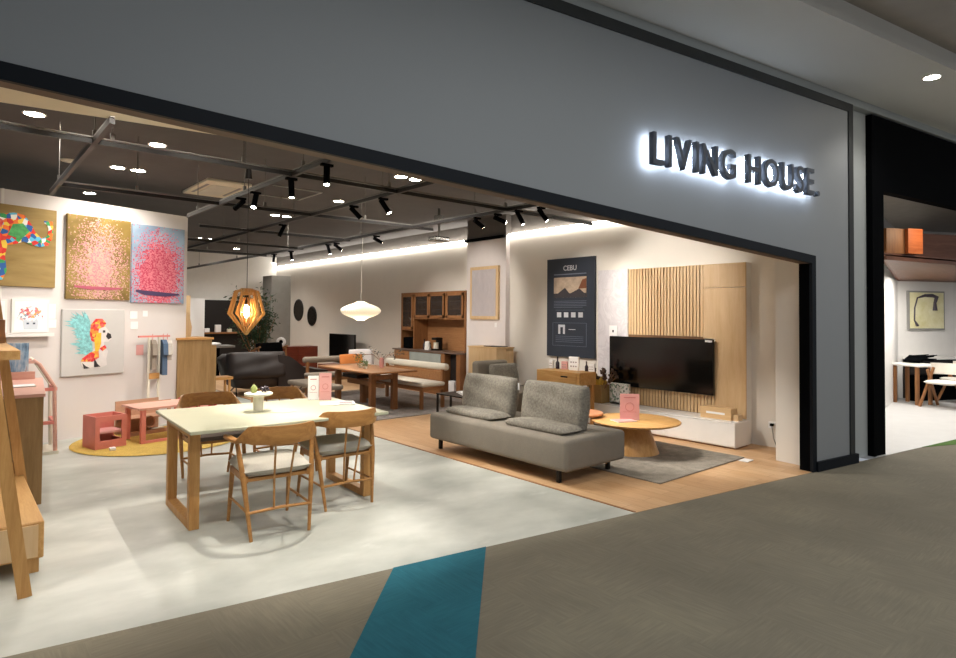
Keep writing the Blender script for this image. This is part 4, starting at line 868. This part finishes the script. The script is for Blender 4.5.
# kitchen cabinet
kk_ = thing('kitchen_cabinet', 'brown wooden kitchen cupboard with glass upper doors on the right wall', 'cabinet', (0, 0, 0))
f = MB(); f.box(7.38, 7.9, 9.02, 9.14, .003, .83).box(7.38, 7.9, 9.14, 11.3, .003, .08).box(7.38, 7.9, 9.5, 11.3, .08, .83).box(7.8, 7.9, 9.14, 9.5, .08, .83).build('base_carcass', 'brown_z', kk_)
MB().box(7.35, 7.9, 9.0, 11.34, .83, .86).build('worktop', plain('dark_worktop', '#6C5A50', .3), kk_)
MB().box(7.84, 7.9, 9.0, 11.2, .86, 2.06).build('back_panel', 'brown', kk_)
f = MB(); f.box(7.48, 7.9, 8.99, 9.03, .86, 2.06).box(7.48, 7.9, 11.17, 11.2, .86, 2.06).box(7.48, 7.9, 10.70, 10.73, .86, 2.06).box(7.48, 7.9, 9.03, 11.17, 2.02, 2.06).box(7.48, 7.9, 9.03, 10.70, 1.5, 1.53).box(7.48, 7.9, 10.73, 11.17, 1.25, 1.28).box(7.48, 7.9, 9.6, 9.63, 1.53, 2.02)
for z in (1.7, 1.86): f.box(7.52, 7.84, 9.03, 10.70, z, z + .012)
for z in (1.45, 1.65, 1.85): f.box(7.52, 7.84, 10.73, 11.17, z, z + .012)
f.build('upper_carcass', 'brown_z', kk_)
for a, b, z0 in ((9.05, 9.58, 1.53), (9.65, 10.16, 1.53), (10.17, 10.68, 1.53), (10.74, 11.16, 1.28)):
    f = MB(); f.box(7.46, 7.48, a, a + .05, z0, 2.02).box(7.46, 7.48, b - .05, b, z0, 2.02).box(7.46, 7.48, a, b, z0, z0 + .05).box(7.46, 7.48, a, b, 1.97, 2.02)
    d = f.build('glass_door', 'brown_z', kk_); MB().box(7.468, 7.472, a + .05, b - .05, z0 + .05, 1.97).build('pane', 'glass', d)
for z0, z1 in ((.12, .33), (.34, .55)): dd = MB().box(7.365, 7.38, 9.62, 11.28, z0, z1).build('drawer', 'brown', kk_); MB().box(7.355, 7.365, 10.3, 10.6, z1 - .03, z1 - .015).build('handle', 'blackm', dd)
MB().box(7.365, 7.38, 9.62, 10.7, .57, .81).build('glass_drawer', 'glassbox', kk_, 'grey glass fronted drawer'); MB().box(7.365, 7.38, 10.72, 11.28, .57, .81).build('drawer', 'brown', kk_)
MB().box(7.5, 7.78, 9.17, 9.47, .09, .8).build('niche_lining', 'dark_in', kk_)
tag(MB().box(7.5, 7.8, 10.76, 11.14, .861, 1.1, .02).build('oven', 'black'), 'black counter oven in the left niche of the kitchen cupboard', 'oven')
kt2 = thing('kettle', 'white and glass kettle on the kitchen worktop', 'kettle', (7.55, 10.3, .861)); MB().lathe([(.001, 0), (.07, 0), (.065, .1), (.05, .17), (.001, .18)], 20).build('body', 'white', kt2, smooth=40); MB().tube([(0, -.06, .15), (0, -.11, .12), (0, -.1, .04)], .008, 6).build('handle', 'blackm', kt2)
cf = thing('coffee_maker', 'coffee maker with pale jug beside the kettle on the worktop', 'coffee maker', (7.58, 10.02, .861)); MB().box(-.08, .08, -.09, .09, 0, .03).box(.03, .08, -.08, .08, .03, .24).box(-.08, .08, -.09, .09, .21, .26, .01).build('body', 'blackm', cf); MB().cyl(-.02, 0, .031, .16, .055).build('jug', 'stone_w', cf)
bottle(7.55, 10.42, .861, .2, .03, 'dark bottle left of the kettle on the kitchen worktop')
for x, y, lb in ((7.6, 9.3, 'bowl behind the right glass door'), (7.6, 9.95, 'bowl behind the middle glass door'), (7.6, 10.95, 'white cup in the tall left glass section')):
    z = 1.531 if y < 10.7 else 1.463
    tag(MB().lathe([(.001, 0), (.03, 0), (.06, .06), (.055, .06), (.03, .01), (.001, .01)], 20).build('bowl', 'stone_w', loc=(x, y, z), smooth=50), lb + ' of the kitchen cupboard', 'bowl')
tag(MB().box(7.40, 7.49, 9.22, 9.4, .081, .3).build('storage_tin', 'paper'), 'white tin in the dark open niche of the kitchen base', 'tin')

# black nesting side table
stb = thing('side_table', 'black metal side table with thin legs left of the sofa', 'table', (0, 0, 0))
MB().box(5.50, 6.1, 6.55, 7.28, .40, .42).build('table_top', 'blackm', stb)
for x, y in ((5.515, 6.565), (6.085, 6.565), (5.515, 7.265), (6.085, 7.265), (5.515, 6.95)): MB().box(x - .012, x + .012, y - .012, y + .012, .003, .40).build('leg', 'blackm', stb)
ob_ = thing('open_book', 'open white book on the black side table', 'book', (5.8, 6.9, .421), R(65))
for s in (-1, 1): MB().prism([(0, .0), (s * .05, .035), (s * .12, .03), (s * .2, .012), (s * .2, 0), (0, 0)][:5], -.13, .13, 'xz').build('pages', 'paper', ob_)

# ------------------------------------------------------------------ second dining group
tag(MB().box(4.35, 7.3, 7.85, 11.3, .003, .012, .003, 1).build('rug', 'rug2'), 'flat grey rug under the second dining table', 'rug')
Z2 = .012
d2 = thing('dining_table', 'low wooden dining table with heavy legs before the benches', 'table', (0, 0, Z2))
MB().box(4.98, 5.84, 8.25, 10.1, .63, .66, .005, 1).build('table_top', 'brown', d2)
for x, y in ((5.62, 8.6), (5.62, 9.6), (5.2, 9.75), (5.2, 8.6)): MB().box(x - .045, x + .045, y - .045, y + .045, 0, .63, .004, 1).build('leg', 'brown_z', d2)
MB().box(5.38, 5.44, 8.6, 9.75, .36, .44).build('stretcher', 'brown', d2); MB().box(5.2, 5.62, 8.57, 8.63, .5, .58).build('end_rail', 'brown', d2); MB().box(5.15, 5.6, 9.0, 9.5, .5, .56).build('under_shelf', 'blackm', d2)
def bench(label, loc, rz, L, m, mb):
    t = thing('bench', label, 'bench', loc, rz)
    MB().box(-L / 2, L / 2, -.24, .24, .37, .44, .03, 3).build('seat', mb, t, smooth=60); MB().box(-L / 2 + .02, L / 2 - .02, -.22, .22, .31, .37).build('seat_frame', 'brown', t)
    MB().box(-L / 2, L / 2, .23, .34, .62, .74, .05, 4).build('backrest', mb, t, smooth=60)
    for s in (-1, 1):
        MB().bar((s * (L / 2 - .08), -.2, 0), (s * (L / 2 - .08), -.2, .33), .05).build('leg', 'brown_z', t); MB().bar((s * (L / 2 - .08), .24, 0), (s * (L / 2 - .08), .24, .64), .05).build('leg', 'brown_z', t)
    MB().box(-L / 2 + .05, L / 2 - .05, .24, .27, .46, .60).build('back_board', 'brown', t) if m else None
    return t
bench('wooden bench with cream seat and padded back roll by the kitchen cupboard', (6.15, 9.15, Z2), R(-90), 1.9, True, 'bench_white')
bench('taupe upholstered bench with back roll at the far end of the second table', (5.85, 10.85, Z2), 0, 1.35, False, 'bench_taupe')
ot = thing('bench', 'backless taupe bench on the left side of the second table', 'bench', (4.68, 9.6, Z2), R(90)); MB().box(-.65, .65, -.2, .2, .34, .42, .03, 3).build('seat', 'bench_taupe', ot, smooth=60)
for x in (-.55, .55):
    for y in (-.15, .15): MB().bar((x, y, 0), (x, y, .35), .045).build('leg', 'brown_z', ot)
def cushion(loc, rz, w, h, m, label, ry=0):
    return tag(MB().pillow(w, h, .13, T(0, 0, h / 2 - .01, R(76)), .5, 14, .003, 8).build('cushion', m, loc=loc, rotz=rz, smooth=80), label, 'cushion')
cushion((6.02, 10.75, .455), R(-10), .48, .36, 'orange', 'orange cushion leaning on the bench behind the second table')
cushion((6.3, 10.86, .50), R(-18), .5, .40, 'white_f', 'white cushion behind the orange cushion on the far bench')
vs = thing('vase', 'pale vase with dark leafy branches on the second dining table', 'vase', (5.62, 9.0, .672 + .001)); MB().lathe([(.001, 0), (.035, 0), (.045, .08), (.03, .17), (.025, .17), (.001, .02)], 20).build('body', 'pink_c', vs, smooth=50)
def leaf_cluster(mb, c, n, spread, size, rnd):
    for k in range(n):
        p = Vector(c) + Vector((rnd.gauss(0, spread[0]), rnd.gauss(0, spread[1]), rnd.gauss(0, spread[2]))); s = size * rnd.uniform(.6, 1.3)
        mb.prism([(0, -s), (s * .3, 0), (0, s), (-s * .3, 0)], -.001, .001, 'xy', T(p.x, p.y, p.z, rnd.uniform(-1.2, 1.2), rnd.uniform(-1.2, 1.2), rnd.uniform(0, 6)))
rnd = random.Random(21); g = MB(); g2 = MB()
for k in range(7):
    a = -.3 + k * .25; e = Vector((.22 * math.cos(a * 3), -.3 + .12 * k, .24 + .05 * math.sin(k * 2))); g2.tube([(0, 0, .1), (e.x * .4, e.y * .4, .22), tuple(e)], .003, 5); leaf_cluster(g, e, 9, (.05, .05, .03), .028, rnd)
g2.build('branches', 'brown_z', vs); g.build('leaves', plain('blue_grey_leaf', '#46504C', .6, var=.3, scale=20), vs)
for x, y, s, lb in ((5.35, 9.25, 1.0, 'small leafy potted plant on the second dining table, the taller one'), (5.28, 8.95, .65, 'tiny bright green potted plant on the second dining table')):
    t = thing('potted_plant', lb, 'plant', (x, y, .673)); MB().lathe([(.001, 0), (.035 * s, 0), (.045 * s, .07 * s), (.001, .07 * s)], 16).build('pot', 'stone_w', t); g = MB(); leaf_cluster(g, (0, 0, .14 * s), 60, (.045 * s, .045 * s, .05 * s), .025, rnd); g.build('leaves', 'green', t)

# ------------------------------------------------------------------ far zone
lt = thing('sofa', 'dark brown leather sofa with curved chaise in the middle distance', 'sofa', (4.95, 12.1, 0), R(-6))
MB().pillow(1.0, .95, .46, T(-.35, 0, .36), .3, 18, .008, 3).build('seat', 'leather', lt, smooth=80)
MB().pillow(1.15, .55, .26, T(-.38, -.38, .58, R(72)), .35, 18, .01, 6).build('backrest', 'leather', lt, smooth=80)
MB().pillow(.50, .5, .3, T(-.85, -.1, .56, 0, R(75)), .4, 12, .006, 7).build('armrest', 'leather', lt, smooth=80)
MB().prism([(.0, .78), (.22, .74), (.36, .64), (.5, .52), (.72, .47), (1.0, .44), (1.04, .38), (.9, .30), (.6, .2), (.2, .14), (.0, .16)], -.5, .4, 'xz').build('chaise', 'leather', lt, smooth=30)
for x in (-.75, .3, .7): MB().tube([(x, -.38, 0), (x + .05, -.1, .18), (x, .3, .001)], .012, 8).build('leg', 'blackm', lt)
al = thing('armchair', 'black lounge chair with slanted arms behind the leather sofa', 'chair', (5.2, 13.2, 0), R(20))
MB().box(-.35, .35, -.35, .3, .3, .45, .03, 3).build('seat', 'black', al); MB().box(-.33, .33, -.06, .06, 0, .55, .03, 3, T(0, -.32, .42, R(-14))).build('backrest', 'black', al)
for s in (-1, 1): MB().bar((s * .38, -.35, .88), (s * .38, .35, .6), .05, .03).build('armrest', 'brown_z', al); MB().bar((s * .38, .3, 0), (s * .38, .28, .62), .03).build('leg', 'brown_z', al); MB().bar((s * .38, -.38, 0), (s * .38, -.3, .86), .03).build('leg', 'brown_z', al)
sb = thing('sideboard', 'dark red wooden sideboard behind the leather sofa', 'sideboard', (0, 0, 0))
MB().box(5.85, 6.9, 14.0, 14.45, .14, .80, .005, 1).build('body', 'red_wood', sb)
for a, b in ((5.88, 6.36), (6.39, 6.87)): MB().box(a, b, 13.985, 14.0, .17, .77).build('door', 'red_wood', sb)
for x in (5.9, 6.8): MB().bar((x, 14.1, .003), (x, 14.1, .14), .04).build('leg', 'brown_z', sb); MB().bar((x, 14.38, .003), (x, 14.38, .14), .04).build('leg', 'brown_z', sb)
cl = thing('mantel_clock', 'white ring clock with dark centre on the red sideboard', 'clock', (6.02, 14.15, .801), R(-35)); f = MB(); f.tube([(.08 * math.cos(k / 24 * 6.283), 0, .115 + .08 * math.sin(k / 24 * 6.283)) for k in range(24)], .035, 10, True); f.build('ring', 'paper', cl, smooth=60); MB().box(-.05, .05, .0, .02, .06, .17).build('face', 'black', cl)
pl_ = thing('potted_tree', 'bushy green indoor plant in a dark pot behind the sofa', 'plant', (5.5, 14.35, 0)); MB().lathe([(.001, 0), (.17, 0), (.22, .42), (.001, .42)], 28).build('pot', 'blackm', pl_, smooth=40)
rnd = random.Random(11); g = MB(); g2 = MB()
for k in range(26):
    a = rnd.uniform(0, 6.28); r = rnd.uniform(.1, .6); zt = rnd.uniform(1.2, 2.1); e = Vector((r * math.cos(a), r * .6 * math.sin(a), zt)); mid = e * .5 + Vector((0, 0, .15)); g2.tube([(0, 0, .4), tuple(mid), tuple(e)], .006, 5)
    for q in range(7):
        f_ = .35 + .1 * q; p = e * f_ + Vector((0, 0, .4 * (1 - f_) + .1)); leaf_cluster(g, p, 12, (.09, .08, .08), .055, rnd)
g2.build('branches', 'brown_z', pl_); g.build('foliage', 'dgreen', pl_)
for (y, z, r, lb) in ((17.3, 1.71, .31, 'larger left round bronze mirror on the far wall'), (16.4, 1.535, .27, 'smaller right round dark mirror on the far wall')):
    t = thing('round_mirror', lb, 'mirror', (7.9, y, z), R(-90)); Q = Matrix.Rotation(R(90), 4, 'X')
    f = MB(); f.lathe([(.001, 0), (r, 0), (r, .02), (.001, .02)], 40); [setattr(v, 'co', Q @ v.co) for v in f.bm.verts]; f.build('disc', 'mirror', t)
    f = MB(); f.tube([(r * math.cos(k / 40 * 6.283), -.015, r * math.sin(k / 40 * 6.283)) for k in range(40)], .018, 8, True); f.build('rim', 'blackm', t)
t2 = thing('television', 'smaller black television standing against the far right wall', 'television', (7.6, 14.05, 0), R(-90)); MB().box(-.66, .66, -.03, .02, .36, 1.1, .005, 1).build('screen', 'tvblack', t2); MB().box(-.04, .04, -.02, .02, .3, .4).build('neck', 'blackm', t2)
tc = thing('media_console', 'dark low cabinet under the smaller far television', 'cabinet', (0, 0, 0)); MB().box(7.4, 7.85, 13.2, 15.0, .003, .28).build('body', 'red_wood', tc); MB().box(7.39, 7.4, 13.25, 14.95, .03, .25).build('door', 'red_wood', tc); t2.location.z = .005 - .02
MB().box(-.25, .25, -.1, .1, .296, .31).build('stand', 'blackm', t2)
# dark display bay
bay = thing('display_cabinet', 'black display wall with glass shelves at the far left opening', 'cabinet', (0, 0, 0))
MB().box(4.3, 5.2, 16.0, 16.4, 0.003, .72).build('counter_body', 'black', bay); MB().box(4.25, 5.55, 15.9, 16.5, .72, .77).build('counter_top', 'grey', bay)
MB().box(4.9, 6.9, 18.85, 19, 0.003, 1.99).build('back_panel', 'dark_in', bay); MB().box(4.9, 6.9, 18.3, 18.85, 1.0, 1.04).build('shelf', 'brown_z', bay); MB().box(4.95, 6.9, 18.5, 18.9, 0, .98).build('lower_unit', 'dark_in', bay)
pn_ = tag(MB().box(4.85, 5.3, 17.6, 17.66, 0, 2.0).build('panel_board', 'paper'), 'upright white panel in the far left opening', 'panel')
tag(MB().box(4.62, 4.76, 17.0, 17.15, 0, 2.05).build('timber_post', 'pale'), 'pale timber post left of the white panel', 'post')
for k, (x, z, w, h, m, lb) in enumerate(((5.55, 1.04, .14, .12, 'paper', 'white box left on the far dark shelf'), (5.85, 1.04, .16, .22, 'paper', 'tall white canister on the far dark shelf'), (6.2, 1.04, .12, .1, 'stone_w', 'small cream jar right on the far dark shelf'))):
    tag(MB().box(x, x + w, 18.4, 18.5, z, z + h, .01).build('canister', m), lb, 'container')
for x, w, lb in ((4.75, .25, 'white folded cloth on the far counter, left one'), (5.1, .3, 'white folded cloth on the far counter, right one')):
    tag(MB().pillow(w, .2, .07, T(x, 16.1, .81), .5, 8, .006, int(x * 10)).build('folded_cloth', 'paper', smooth=80), lb, 'cloth')

# neighbouring showroom furniture
nt = thing('dining_table', 'dining table with white top in the neighbouring showroom', 'table', (13.55, 3.45, 0.003), NA)
MB().box(-.12, .45, -.45, .2, .70, .74, .01, 2).build('table_top', 'white', nt)
for x, y in ((-.05, -.35), (.25, -.35), (-.05, .1), (.25, .1)): MB().bar((x, y, 0), (x, y, .70), .05).build('leg', 'brown_z', nt)
def ng(label, loc, rz):
    t = thing('dining_chair', label, 'chair', loc, rz)
    MB().pillow(.5, .46, .07, T(0, 0, .45), .35).build('seat', 'bench_white', t, smooth=70)
    f = MB(); n = 16; pts = [(.3 * math.cos(R(200 + 140 * k / n)), .3 * math.sin(R(200 + 140 * k / n)) + .02, .70 + .03 * math.sin(k / n * 3.14)) for k in range(n + 1)]
    f.tube(pts, .022, 8); f.build('arm_rail', 'pink_l', t); f = MB()
    for k in range(n): f.bar((pts[k][0] * .95, pts[k][1] * .95, .68), (pts[k + 1][0] * .95, pts[k + 1][1] * .95, .68), .02, .2)
    f.build('backrest', 'bench_white', t)
    for s in (-1, 1):
        MB().bar((s * .3, .22, 0), (s * .22, -.08, .7), .035).build('leg', 'brown_z', t); MB().bar((s * .27, -.3, 0), (s * .24, .08, .66), .035).build('leg', 'brown_z', t)
ng('cream shell armchair with wooden legs at the neighbour table, nearest the corridor', (13.35, 2.75, .003), R(75))
ng('cream shell armchair at the right edge beyond the nearest neighbour chair', (14.25, 2.7, .003), R(50))
bo = thing('bench', 'black bench under the neighbour table', 'bench', (13.95, 3.42, 0.003), NA); MB().box(.0, 1.8, -.1, .1, .3, .5).build('seat', 'black', bo); MB().box(.05, 1.7, -.05, .05, 0, .3).build('plinth', 'black', bo)
nd = thing('side_counter', 'white counter along the neighbour wall holding dark branches', 'counter', (0, 0, 0)); MB().box(.08, 5, -.30, -.02, .78, .83).build('top', 'white', nd, loc=NB, rotz=NA); MB().box(.1, 5, -.27, -.02, 0.003, .78).build('body', 'dark_in', nd, loc=NB, rotz=NA)
bq = MB(); rnd = random.Random(2)
for k in range(14): bq.tube([(0, 0, 0), (rnd.uniform(.1, .5), rnd.uniform(-.1, .1), rnd.uniform(-.02, .08)), (rnd.uniform(.4, .8), rnd.uniform(-.1, .1), rnd.uniform(.0, .12))], [.03, .03, .008], 6)
tag(bq.build('dark_branches', 'black', loc=(13.55, 3.4, .79), rotz=NA), 'dark branches lying on the neighbour table', 'decoration')
tag(MB().box(-.03, .03, -.02, .0, -.1, .06).build('card_reader', 'blackm', loc=fw(.76, .09, 1.12), rotz=FA), 'small black device on the grey wall right of the shop front', 'device')
